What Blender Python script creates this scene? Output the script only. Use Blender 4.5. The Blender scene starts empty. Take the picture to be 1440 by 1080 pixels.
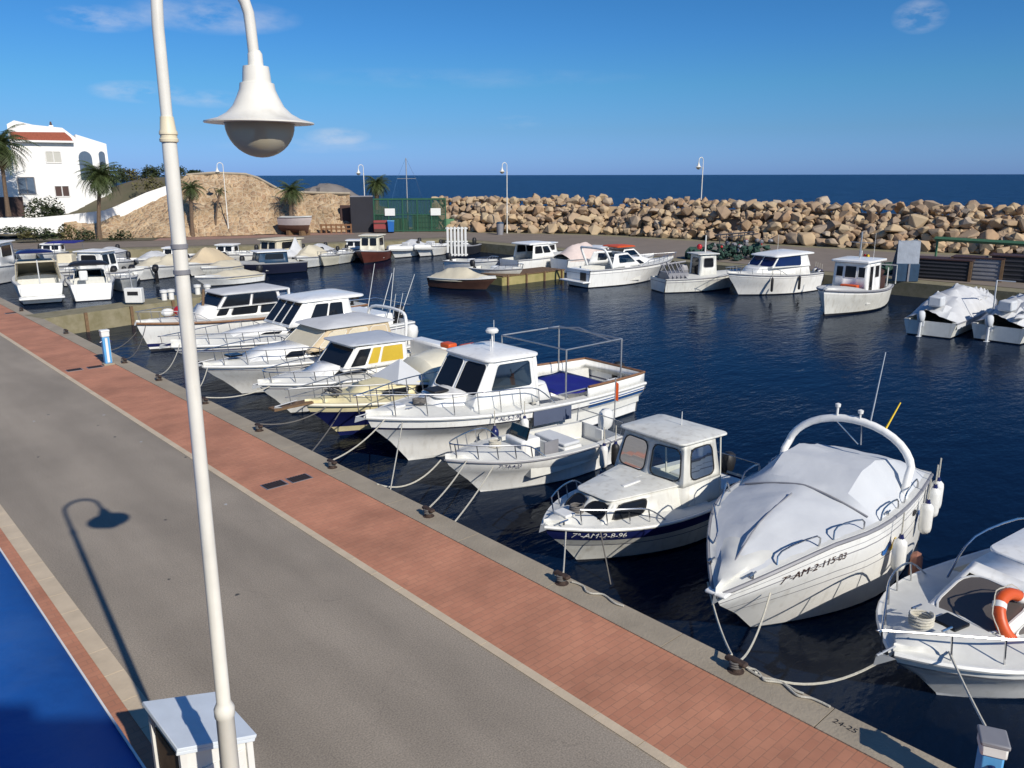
import bpy, bmesh, math, random
from mathutils import Vector, Matrix, noise
random.seed(7)
S = bpy.context.scene
COL = S.collection
PI = math.pi
R = math.radians
# ------------------------------------------------------------------ view geometry
F = 1130.0; CX = 720.0; CY = 540.0; H = 5.5
PITCH = math.atan(294 / F); YAW = R(42.4)
WL = -0.75                                  # water level (quay surface is z = 0)
def ray(x, y):
    r = (x - CX) / F; u = (CY - y) / F
    fh = math.cos(PITCH) + u * math.sin(PITCH); z = -math.sin(PITCH) + u * math.cos(PITCH)
    return Vector((fh * math.sin(YAW) + r * math.cos(YAW), fh * math.cos(YAW) - r * math.sin(YAW), z))
def at(x, y, z=0.0):
    d = ray(x, y); t = (z - H) / d.z
    return Vector((d.x * t, d.y * t, z))
def atd(x, y, D):
    d = ray(x, y); t = D / math.hypot(d.x, d.y)
    return Vector((d.x * t, d.y * t, H + d.z * t))

# ------------------------------------------------------------------ materials
MAT = {}
def nd(nt, typ, **kw):
    n = nt.nodes.new(typ)
    for k, v in kw.items():
        if k in n.inputs.keys(): n.inputs[k].default_value = v
        else: setattr(n, k, v)
    return n
def mat(name, col, rough=.5, metal=0., var=.12, vscale=3., bump=0., bscale=20., col2=None, spec=.5, coord='Object', coat=0., streak=0.):
    if name in MAT: return MAT[name]
    m = bpy.data.materials.new(name); m.use_nodes = True; nt = m.node_tree
    b = nt.nodes['Principled BSDF']; MAT[name] = m
    b.inputs['Roughness'].default_value = rough; b.inputs['Metallic'].default_value = metal
    b.inputs['Specular IOR Level'].default_value = spec
    b.inputs['Coat Weight'].default_value = coat
    tc = nd(nt, 'ShaderNodeTexCoord'); L = nt.links.new
    no = nd(nt, 'ShaderNodeTexNoise', Scale=vscale, Detail=5.0, Roughness=.6); L(tc.outputs[coord], no.inputs['Vector'])
    mr = nd(nt, 'ShaderNodeMapRange'); mr.inputs['From Min'].default_value = .3; mr.inputs['From Max'].default_value = .7
    L(no.outputs['Fac'], mr.inputs['Value'])
    mx = nd(nt, 'ShaderNodeMix', data_type='RGBA')
    c2 = col2 if col2 else tuple(c * (1 - var) for c in col)
    mx.inputs['A'].default_value = (*col, 1); mx.inputs['B'].default_value = (*c2, 1)
    L(mr.outputs[0], mx.inputs['Factor'])
    out = mx.outputs['Result']
    if streak:
        mp = nd(nt, 'ShaderNodeMapping'); mp.inputs['Scale'].default_value = (6, 6, .5); L(tc.outputs[coord], mp.inputs['Vector'])
        n2 = nd(nt, 'ShaderNodeTexNoise', Scale=1.5, Detail=4.0); L(mp.outputs[0], n2.inputs['Vector'])
        m2 = nd(nt, 'ShaderNodeMapRange'); m2.inputs['From Min'].default_value = .52; m2.inputs['From Max'].default_value = .8; m2.inputs['To Max'].default_value = streak
        L(n2.outputs['Fac'], m2.inputs['Value'])
        mm = nd(nt, 'ShaderNodeMix', data_type='RGBA'); mm.inputs['B'].default_value = (.22, .17, .10, 1)
        L(out, mm.inputs['A']); L(m2.outputs[0], mm.inputs['Factor']); out = mm.outputs['Result']
    L(out, b.inputs['Base Color'])
    if bump:
        n3 = nd(nt, 'ShaderNodeTexNoise', Scale=bscale, Detail=6.0); L(tc.outputs[coord], n3.inputs['Vector'])
        bp = nd(nt, 'ShaderNodeBump', Strength=bump, Distance=.02); L(n3.outputs['Fac'], bp.inputs['Height']); L(bp.outputs[0], b.inputs['Normal'])
    return m
W = mat('white_gelcoat', (.86, .86, .83), .32, var=.10, vscale=1.8, coat=.2, streak=.24)
W2 = mat('aged_white_gelcoat', (.70, .70, .65), .45, var=.18, vscale=2.5, streak=.38)
WD = mat('white_deck', (.66, .66, .62), .6, var=.12, vscale=5, bump=.1, bscale=80)
GREYDECK = mat('grey_deck', (.46, .46, .44), .7, var=.2, vscale=3)
CREAM = mat('cream_gelcoat', (.74, .66, .40), .45, var=.12, vscale=2, streak=.25)
CREAM2 = mat('pale_cream', (.74, .70, .56), .5, var=.1, vscale=2, streak=.12)
NAVY = mat('navy_paint', (.012, .018, .10), .3, var=.2)
BLUE = mat('blue_paint', (.02, .13, .42), .4, var=.15)
CYAN = mat('light_blue_paint', (.10, .36, .68), .5, var=.15)
DARKH = mat('dark_antifouling', (.02, .022, .03), .6, var=.3)
BROWNH = mat('brown_antifouling', (.10, .045, .03), .7, var=.3)
REDH = mat('red_antifouling', (.13, .035, .025), .6, var=.3)
BLACK = mat('black_rubber', (.015, .015, .017), .55, var=.3)
GLASSD = mat('dark_glass', (.012, .014, .018), .08, var=.2, spec=.3)
GLASSB = mat('blue_tint_glass', (.008, .013, .07), .08, var=.2, spec=.7)
YELW = mat('yellow_blind', (.55, .38, .02), .5, var=.15)
STEEL = mat('stainless_steel', (.62, .62, .62), .25, 1.0, var=.1)
GALV = mat('galvanised_steel', (.45, .46, .47), .45, .8, var=.15)
CANV = mat('grey_white_canvas', (.56, .58, .60), .8, var=.07, vscale=1.6, bump=.35, bscale=5)
CANVW = mat('white_canvas', (.58, .59, .60), .8, var=.18, vscale=2, bump=.4, bscale=4)
BEIGE = mat('beige_canvas', (.58, .47, .31), .85, var=.1, vscale=2, bump=.4, bscale=8)
BEIGE2 = mat('pale_beige_canvas', (.62, .56, .42), .85, var=.12, vscale=2, bump=.4, bscale=8)
BLUEC = mat('blue_tarpaulin', (.012, .014, .20), .6, var=.15, vscale=3, bump=.3, bscale=10)
ORANGE = mat('orange_plastic', (.62, .09, .015), .45, var=.12)
RED = mat('red_plastic', (.45, .015, .02), .4, var=.15)
YEL = mat('yellow_cloth', (.75, .50, .02), .7, var=.1)
WHITEP = mat('white_plastic', (.75, .75, .72), .4, var=.1, vscale=6)
WOOD = mat('weathered_wood', (.20, .12, .06), .7, var=.4, vscale=8)
TEAK = mat('varnished_wood', (.26, .13, .06), .5, var=.4, vscale=8)
GREYP = mat('grey_plastic', (.25, .25, .27), .5, var=.2)
ROPE = mat('rope_fibre', (.60, .57, .48), .85, var=.3, vscale=40, bump=.4, bscale=90)
ROPED = mat('dark_rope_fibre', (.16, .15, .14), .85, var=.3, vscale=40)
RUST = mat('rusty_iron', (.06, .035, .025), .75, var=.5, vscale=20, bump=.3, bscale=40)
LAMPW = mat('lamp_white_paint', (.76, .74, .67), .35, var=.10, vscale=5, streak=.3)
LAMPY = mat('yellowed_paint', (.72, .64, .46), .5, var=.1)
CONC = mat('quay_concrete', (.37, .315, .235), .85, var=.25, vscale=1.3, bump=.35, bscale=30)
CONCD = mat('old_concrete', (.26, .23, .15), .9, col2=(.17, .15, .08), vscale=2.5, bump=.5, bscale=14)
CURB = mat('cream_kerb_stone', (.60, .49, .35), .8, var=.2, vscale=2.5, bump=.2, bscale=40)
ASPHF = mat('far_asphalt', (.22, .18, .145), .9, var=.2, vscale=.6)
STONEP = mat('pink_paving', (.34, .20, .155), .85, var=.2, vscale=.8)
WALLW = mat('whitewashed_wall', (.82, .81, .78), .8, var=.05, vscale=.8, bump=.2, bscale=10)
TILE = mat('terracotta_tile', (.34, .085, .045), .75, var=.3, vscale=6, bump=.6, bscale=12)
BROWND = mat('brown_door', (.06, .028, .022), .6, var=.2)
SHUT = mat('grey_shutter', (.50, .49, .44), .6, var=.1)
SHADEW = mat('blue_grey_opening_shade', (.10, .14, .20), .2, var=.2)  # flat colour painting the shaded doorway and arch openings of the house
GREEN = mat('green_metal', (.015, .09, .045), .5, var=.25, vscale=1)
GREENL = mat('faded_green_metal', (.10, .24, .12), .6, var=.2, vscale=1)
DGREY = mat('dark_grey_panel', (.045, .045, .055), .6, var=.2, vscale=.5)
TARP = mat('grey_blue_tarpaulin', (.34, .38, .44), .6, var=.25, vscale=2, bump=.5, bscale=5)
DBLUE = mat('dark_blue_panel', (.02, .06, .12), .5, var=.3)
LEAF = mat('palm_leaf', (.075, .105, .03), .6, var=.5, vscale=1.5)
LEAFD = mat('dry_palm_leaf', (.12, .085, .04), .8, var=.4, vscale=2)
TRUNK = mat('palm_trunk', (.17, .115, .075), .9, var=.4, vscale=6, bump=.8, bscale=10)
SHRUB = mat('shrub_leaf', (.045, .065, .022), .7, var=.5, vscale=1.2)
SHRUB2 = mat('dry_shrub_leaf', (.13, .12, .04), .8, var=.4, vscale=1.2)
SOIL = mat('dry_garden_soil', (.13, .105, .07), .95, col2=(.075, .075, .04), vscale=.35, bump=.6, bscale=2)
NET = mat('fishing_net', (.03, .08, .06), .9, var=.5, vscale=5, bump=1, bscale=20)
COASTR = mat('grey_shore_rock', (.20, .18, .17), .9, var=.3, vscale=.5)
SKIN = None

def special_mats():
    # asphalt
    m = mat('asphalt', (.312, .268, .214), .92, var=.18, vscale=.5, bump=.3, bscale=120)
    nt = m.node_tree; L = nt.links.new; b = nt.nodes['Principled BSDF']
    tc = nd(nt, 'ShaderNodeTexCoord')
    base = b.inputs['Base Color'].links[0].from_socket
    sp = nd(nt, 'ShaderNodeTexNoise', Scale=55.0, Detail=3.0); L(tc.outputs['Object'], sp.inputs['Vector'])
    r = nd(nt, 'ShaderNodeMapRange'); r.inputs['From Min'].default_value = .3; r.inputs['From Max'].default_value = .7; r.inputs['To Min'].default_value = .72; r.inputs['To Max'].default_value = 1.28
    L(sp.outputs['Fac'], r.inputs['Value'])
    mul = nd(nt, 'ShaderNodeVectorMath', operation='SCALE'); L(base, mul.inputs[0]); L(r.outputs[0], mul.inputs['Scale'])
    # sparse light spots and dark stains
    vo = nd(nt, 'ShaderNodeTexVoronoi', Scale=1.3); L(tc.outputs['Object'], vo.inputs['Vector'])
    n4 = nd(nt, 'ShaderNodeTexNoise', Scale=14.0, Detail=3.0); L(tc.outputs['Object'], n4.inputs['Vector'])
    add = nd(nt, 'ShaderNodeMath', operation='MULTIPLY_ADD'); add.inputs[1].default_value = .12; L(n4.outputs['Fac'], add.inputs[0]); L(vo.outputs['Distance'], add.inputs[2])
    r2 = nd(nt, 'ShaderNodeMapRange'); r2.inputs['From Min'].default_value = .11; r2.inputs['From Max'].default_value = .095
    L(add.outputs[0], r2.inputs['Value'])
    bw = nd(nt, 'ShaderNodeMapRange'); bw.inputs['From Min'].default_value = .45; bw.inputs['From Max'].default_value = .5; bw.inputs['To Min'].default_value = .05; bw.inputs['To Max'].default_value = .38
    sx = nd(nt, 'ShaderNodeSeparateColor'); L(vo.outputs['Color'], sx.inputs[0]); L(sx.outputs[0], bw.inputs['Value'])
    mx = nd(nt, 'ShaderNodeMix', data_type='RGBA'); L(r2.outputs[0], mx.inputs['Factor']); L(mul.outputs[0], mx.inputs['A']); L(bw.outputs[0], mx.inputs['B'])
    # long pale worn patches
    mp = nd(nt, 'ShaderNodeMapping'); mp.inputs['Scale'].default_value = (1.2, .25, 1); L(tc.outputs['Object'], mp.inputs['Vector'])
    n5 = nd(nt, 'ShaderNodeTexNoise', Scale=.8, Detail=5.0); L(mp.outputs[0], n5.inputs['Vector'])
    r5 = nd(nt, 'ShaderNodeMapRange'); r5.inputs['From Min'].default_value = .35; r5.inputs['From Max'].default_value = .7; r5.inputs['To Min'].default_value = .84; r5.inputs['To Max'].default_value = 1.15
    L(n5.outputs['Fac'], r5.inputs['Value'])
    m5 = nd(nt, 'ShaderNodeVectorMath', operation='SCALE'); L(mx.outputs['Result'], m5.inputs[0]); L(r5.outputs[0], m5.inputs['Scale'])
    ck = nd(nt, 'ShaderNodeTexVoronoi', Scale=.45, feature='DISTANCE_TO_EDGE'); wn = nd(nt, 'ShaderNodeTexNoise', Scale=2.5, Detail=5.0); L(tc.outputs['Object'], wn.inputs['Vector'])
    wa = nd(nt, 'ShaderNodeVectorMath', operation='MULTIPLY_ADD'); wa.inputs[1].default_value = (.5, .5, .5); L(wn.outputs['Color'], wa.inputs[0]); L(tc.outputs['Object'], wa.inputs[2]); L(wa.outputs[0], ck.inputs['Vector'])
    cr_ = nd(nt, 'ShaderNodeMapRange'); cr_.inputs['From Min'].default_value = .004; cr_.inputs['From Max'].default_value = .0; L(ck.outputs['Distance'], cr_.inputs['Value'])
    gm = nd(nt, 'ShaderNodeTexNoise', Scale=.35, Detail=2.0); L(tc.outputs['Object'], gm.inputs['Vector']); gr = nd(nt, 'ShaderNodeMapRange'); gr.inputs['From Min'].default_value = .5; gr.inputs['From Max'].default_value = .6; gr.inputs['To Max'].default_value = .22; L(gm.outputs['Fac'], gr.inputs['Value'])
    cm_ = nd(nt, 'ShaderNodeMath', operation='MULTIPLY'); L(cr_.outputs[0], cm_.inputs[0]); L(gr.outputs[0], cm_.inputs[1])
    cx = nd(nt, 'ShaderNodeMix', data_type='RGBA'); cx.inputs['B'].default_value = (.07, .06, .05, 1); L(cm_.outputs[0], cx.inputs['Factor']); L(m5.outputs[0], cx.inputs['A'])
    L(cx.outputs['Result'], b.inputs['Base Color'])
    # paving bricks
    m = bpy.data.materials.new('red_paving_brick'); m.use_nodes = True; nt = m.node_tree; L = nt.links.new; b = nt.nodes['Principled BSDF']; MAT['brick'] = m
    tc = nd(nt, 'ShaderNodeTexCoord')
    br = nd(nt, 'ShaderNodeTexBrick', Scale=1.0); br.inputs['Brick Width'].default_value = .20; br.inputs['Row Height'].default_value = .10
    br.inputs['Mortar Size'].default_value = .006; br.inputs['Color1'].default_value = (.47, .21, .125, 1); br.inputs['Color2'].default_value = (.43, .185, .11, 1); br.inputs['Mortar'].default_value = (.38, .18, .11, 1)
    L(tc.outputs['Object'], br.inputs['Vector'])
    n = nd(nt, 'ShaderNodeTexNoise', Scale=1.1, Detail=6.0); L(tc.outputs['Object'], n.inputs['Vector'])
    r = nd(nt, 'ShaderNodeMapRange'); r.inputs['From Min'].default_value = .3; r.inputs['From Max'].default_value = .7; r.inputs['To Min'].default_value = .8; r.inputs['To Max'].default_value = 1.2
    L(n.outputs['Fac'], r.inputs['Value'])
    mul = nd(nt, 'ShaderNodeVectorMath', operation='SCALE'); L(br.outputs['Color'], mul.inputs[0]); L(r.outputs[0], mul.inputs['Scale'])
    n6 = nd(nt, 'ShaderNodeTexNoise', Scale=5.0, Detail=6.0, Roughness=.7); L(tc.outputs['Object'], n6.inputs['Vector'])
    r6 = nd(nt, 'ShaderNodeMapRange'); r6.inputs['From Min'].default_value = .58; r6.inputs['From Max'].default_value = .75; r6.inputs['To Max'].default_value = .35
    L(n6.outputs['Fac'], r6.inputs['Value'])
    mg = nd(nt, 'ShaderNodeMix', data_type='RGBA'); mg.inputs['B'].default_value = (.16, .10, .08, 1); L(r6.outputs[0], mg.inputs['Factor']); L(mul.outputs[0], mg.inputs['A'])
    L(mg.outputs['Result'], b.inputs['Base Color']); b.inputs['Roughness'].default_value = .88
    bp = nd(nt, 'ShaderNodeBump', Strength=.5, Distance=.006); bp.invert = True; L(br.outputs['Fac'], bp.inputs['Height']); L(bp.outputs[0], b.inputs['Normal'])
    # water
    def water(name, deep, s1, s2, st, rough):
        m = bpy.data.materials.new(name); m.use_nodes = True; nt = m.node_tree; L = nt.links.new; b = nt.nodes['Principled BSDF']; MAT[name] = m
        b.inputs['Base Color'].default_value = (*deep, 1); b.inputs['Roughness'].default_value = rough; b.inputs['IOR'].default_value = 1.33; b.inputs['Specular IOR Level'].default_value = .32
        tc = nd(nt, 'ShaderNodeTexCoord')
        mp = nd(nt, 'ShaderNodeMapping'); mp.inputs['Rotation'].default_value = (0, 0, R(-35)); mp.inputs['Scale'].default_value = (1, 2.2, 1); L(tc.outputs['Object'], mp.inputs['Vector'])
        a = nd(nt, 'ShaderNodeTexNoise', Scale=s1, Detail=6.0, Roughness=.55); L(mp.outputs[0], a.inputs['Vector'])
        c = nd(nt, 'ShaderNodeTexNoise', Scale=s2, Detail=3.0); L(mp.outputs[0], c.inputs['Vector'])
        # patches of calm and ruffled water
        pn = nd(nt, 'ShaderNodeTexNoise', Scale=.12, Detail=3.0); L(tc.outputs['Object'], pn.inputs['Vector'])
        pr = nd(nt, 'ShaderNodeMapRange'); pr.inputs['From Min'].default_value = .35; pr.inputs['From Max'].default_value = .65; pr.inputs['To Min'].default_value = .25; pr.inputs['To Max'].default_value = 1.0
        L(pn.outputs['Fac'], pr.inputs['Value'])
        ml = nd(nt, 'ShaderNodeMath', operation='MULTIPLY'); L(a.outputs['Fac'], ml.inputs[0]); L(pr.outputs[0], ml.inputs[1])
        ad = nd(nt, 'ShaderNodeMath', operation='MULTIPLY_ADD'); ad.inputs[1].default_value = 1.6; L(c.outputs['Fac'], ad.inputs[0]); L(ml.outputs[0], ad.inputs[2])
        bp = nd(nt, 'ShaderNodeBump', Strength=1.0, Distance=st); L(ad.outputs[0], bp.inputs['Height']); L(bp.outputs[0], b.inputs['Normal'])
        if name == 'harbour_water':
            o = nt.nodes['Material Output']; nt.nodes.remove(b); df = nd(nt, 'ShaderNodeBsdfDiffuse'); df.inputs['Color'].default_value = (*deep, 1)
            gl = nd(nt, 'ShaderNodeBsdfGlossy', Roughness=rough); gl.inputs['Color'].default_value = (.82, .9, 1, 1); fr = nd(nt, 'ShaderNodeFresnel', IOR=1.33); ml2 = nd(nt, 'ShaderNodeMath', operation='MULTIPLY'); ml2.inputs[1].default_value = .56
            L(bp.outputs[0], df.inputs['Normal']); L(bp.outputs[0], gl.inputs['Normal']); L(bp.outputs[0], fr.inputs['Normal']); L(fr.outputs[0], ml2.inputs[0])
            ms = nd(nt, 'ShaderNodeMixShader'); L(ml2.outputs[0], ms.inputs[0]); L(df.outputs[0], ms.inputs[1]); L(gl.outputs[0], ms.inputs[2]); L(ms.outputs[0], o.inputs[0])
        return m
    water('harbour_water', (.0022, .008, .024), 3.2, .8, .021, .02)
    water('open_sea', (.003, .024, .085), .8, .12, .9, .3).node_tree.nodes['Principled BSDF'].inputs['Specular IOR Level'].default_value = .06
    # masonry slope
    def rubble(name, c1, c2, mortar, sc):
        m = bpy.data.materials.new(name); m.use_nodes = True; nt = m.node_tree; L = nt.links.new; b = nt.nodes['Principled BSDF']; MAT[name] = m
        tc = nd(nt, 'ShaderNodeTexCoord')
        ns = nd(nt, 'ShaderNodeTexNoise', Scale=sc * 1.5, Detail=2.0); L(tc.outputs['Object'], ns.inputs['Vector'])
        sc_ = nd(nt, 'ShaderNodeVectorMath', operation='SCALE'); sc_.inputs['Scale'].default_value = .35 / sc; L(ns.outputs['Color'], sc_.inputs[0])
        ad = nd(nt, 'ShaderNodeVectorMath', operation='ADD'); L(tc.outputs['Object'], ad.inputs[0]); L(sc_.outputs[0], ad.inputs[1])
        vo = nd(nt, 'ShaderNodeTexVoronoi', Scale=sc); L(ad.outputs[0], vo.inputs['Vector'])
        v2 = nd(nt, 'ShaderNodeTexVoronoi', Scale=sc, feature='DISTANCE_TO_EDGE'); L(ad.outputs[0], v2.inputs['Vector'])
        sx = nd(nt, 'ShaderNodeSeparateColor'); L(vo.outputs['Color'], sx.inputs[0])
        m1 = nd(nt, 'ShaderNodeMix', data_type='RGBA'); m1.inputs['A'].default_value = (*c1, 1); m1.inputs['B'].default_value = (*c2, 1); L(sx.outputs[0], m1.inputs['Factor'])
        r = nd(nt, 'ShaderNodeMapRange'); r.inputs['From Min'].default_value = .03; r.inputs['From Max'].default_value = .10; L(v2.outputs['Distance'], r.inputs['Value'])
        m2 = nd(nt, 'ShaderNodeMix', data_type='RGBA'); m2.inputs['A'].default_value = (*mortar, 1); L(r.outputs[0], m2.inputs['Factor']); L(m1.outputs['Result'], m2.inputs['B'])
        L(m2.outputs['Result'], b.inputs['Base Color']); b.inputs['Roughness'].default_value = .9
        nv = nd(nt, 'ShaderNodeTexNoise', Scale=.5, Detail=6.0); L(tc.outputs['Object'], nv.inputs['Vector']); rv = nd(nt, 'ShaderNodeMapRange'); rv.inputs['From Min'].default_value = .3; rv.inputs['From Max'].default_value = .7; rv.inputs['To Min'].default_value = .7; rv.inputs['To Max'].default_value = 1.2; L(nv.outputs['Fac'], rv.inputs['Value']); mv = nd(nt, 'ShaderNodeVectorMath', operation='SCALE'); L(m2.outputs['Result'], mv.inputs[0]); L(rv.outputs[0], mv.inputs['Scale']); L(mv.outputs[0], b.inputs['Base Color'])
        bp = nd(nt, 'ShaderNodeBump', Strength=1.0, Distance=.3); L(v2.outputs['Distance'], bp.inputs['Height']); L(bp.outputs[0], b.inputs['Normal'])
        return m
    rubble('masonry', (.44, .31, .18), (.33, .215, .13), (.46, .36, .24), 2.3)
    # boulders: colour by object
    m = mat('boulder_stone', (.46, .33, .19), .9, col2=(.30, .20, .12), vscale=1.5, bump=.7, bscale=4)
    nt = m.node_tree; L = nt.links.new; b = nt.nodes['Principled BSDF']; base = b.inputs['Base Color'].links[0].from_socket
    ge = nd(nt, 'ShaderNodeNewGeometry'); oi = nd(nt, 'ShaderNodeObjectInfo'); sm = nd(nt, 'ShaderNodeMath', operation='ADD'); L(ge.outputs['Random Per Island'], sm.inputs[0]); L(oi.outputs['Random'], sm.inputs[1]); sf = nd(nt, 'ShaderNodeMath', operation='FRACT'); L(sm.outputs[0], sf.inputs[0]); cr = nd(nt, 'ShaderNodeValToRGB'); L(sf.outputs[0], cr.inputs[0])
    e = cr.color_ramp.elements; e[0].color = (.54, .40, .24, 1); e[1].color = (.46, .41, .34, 1)
    for p_, c_ in ((.25, (.36, .22, .13, 1)), (.5, (.52, .42, .27, 1)), (.75, (.30, .22, .16, 1)), (.12, (.46, .36, .24, 1)), (.88, (.22, .16, .12, 1))):
        k = cr.color_ramp.elements.new(p_); k.color = c_
    mx = nd(nt, 'ShaderNodeMix', data_type='RGBA'); mx.inputs['Factor'].default_value = .6; L(base, mx.inputs['A']); L(cr.outputs[0], mx.inputs['B']); L(mx.outputs['Result'], b.inputs['Base Color'])
    mat('rubble_stone', (.46, .34, .20), .9, col2=(.30, .22, .15), vscale=.6, bump=.7, bscale=4)
    m = mat('blue_awning_fabric', (.010, .11, .42), .5, col2=(.006, .075, .32), vscale=1.2, bump=.25, bscale=9)
    nt = m.node_tree; L = nt.links.new; b = nt.nodes['Principled BSDF']; base = b.inputs['Base Color'].links[0].from_socket
    tc = nd(nt, 'ShaderNodeTexCoord'); vo = nd(nt, 'ShaderNodeTexVoronoi', Scale=4.0); L(tc.outputs['Object'], vo.inputs['Vector']); ns = nd(nt, 'ShaderNodeTexNoise', Scale=22.0, Detail=4.0); L(tc.outputs['Object'], ns.inputs['Vector'])
    ad = nd(nt, 'ShaderNodeMath', operation='MULTIPLY_ADD'); ad.inputs[1].default_value = .16; L(ns.outputs['Fac'], ad.inputs[0]); L(vo.outputs['Distance'], ad.inputs[2]); r = nd(nt, 'ShaderNodeMapRange'); r.inputs['From Min'].default_value = .15; r.inputs['From Max'].default_value = .11; r.inputs['To Max'].default_value = .5; L(ad.outputs[0], r.inputs['Value'])
    n2 = nd(nt, 'ShaderNodeTexNoise', Scale=.9, Detail=8.0, Roughness=.7); L(tc.outputs['Object'], n2.inputs['Vector']); r2 = nd(nt, 'ShaderNodeMapRange'); r2.inputs['From Min'].default_value = .5; r2.inputs['From Max'].default_value = .8; r2.inputs['To Max'].default_value = .22; L(n2.outputs['Fac'], r2.inputs['Value'])
    mxx = nd(nt, 'ShaderNodeMath', operation='MAXIMUM'); L(r.outputs[0], mxx.inputs[0]); L(r2.outputs[0], mxx.inputs[1]); mg = nd(nt, 'ShaderNodeMix', data_type='RGBA'); mg.inputs['B'].default_value = (.16, .26, .42, 1); L(mxx.outputs[0], mg.inputs['Factor']); L(base, mg.inputs['A']); L(mg.outputs['Result'], b.inputs['Base Color'])
    # clear glass
    for nm, tint in (('clear_glass', (.80, .86, .84)), ('smoked_glass', (.22, .25, .27))):
        m = bpy.data.materials.new(nm); m.use_nodes = True; nt = m.node_tree; nt.nodes.clear(); L = nt.links.new; MAT[nm] = m
        o = nd(nt, 'ShaderNodeOutputMaterial'); t = nd(nt, 'ShaderNodeBsdfTransparent'); g = nd(nt, 'ShaderNodeBsdfGlossy', Roughness=.03)
        t.inputs['Color'].default_value = (*tint, 1); g.inputs['Color'].default_value = (.9, .95, 1, 1)
        fr = nd(nt, 'ShaderNodeFresnel', IOR=1.6); mx = nd(nt, 'ShaderNodeMixShader'); L(fr.outputs[0], mx.inputs[0]); L(t.outputs[0], mx.inputs[1]); L(g.outputs[0], mx.inputs[2]); L(mx.outputs[0], o.inputs[0])
    # lamp globe: smoky acrylic
    m = bpy.data.materials.new('smoky_globe'); m.use_nodes = True; b = m.node_tree.nodes['Principled BSDF']; MAT['globe'] = m
    b.inputs['Base Color'].default_value = (.58, .52, .38, 1); b.inputs['Roughness'].default_value = .3; b.inputs['Transmission Weight'].default_value = .3; b.inputs['IOR'].default_value = 1.15
special_mats()
CLEAR = MAT['clear_glass']; SMOKE = MAT['smoked_glass']

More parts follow.
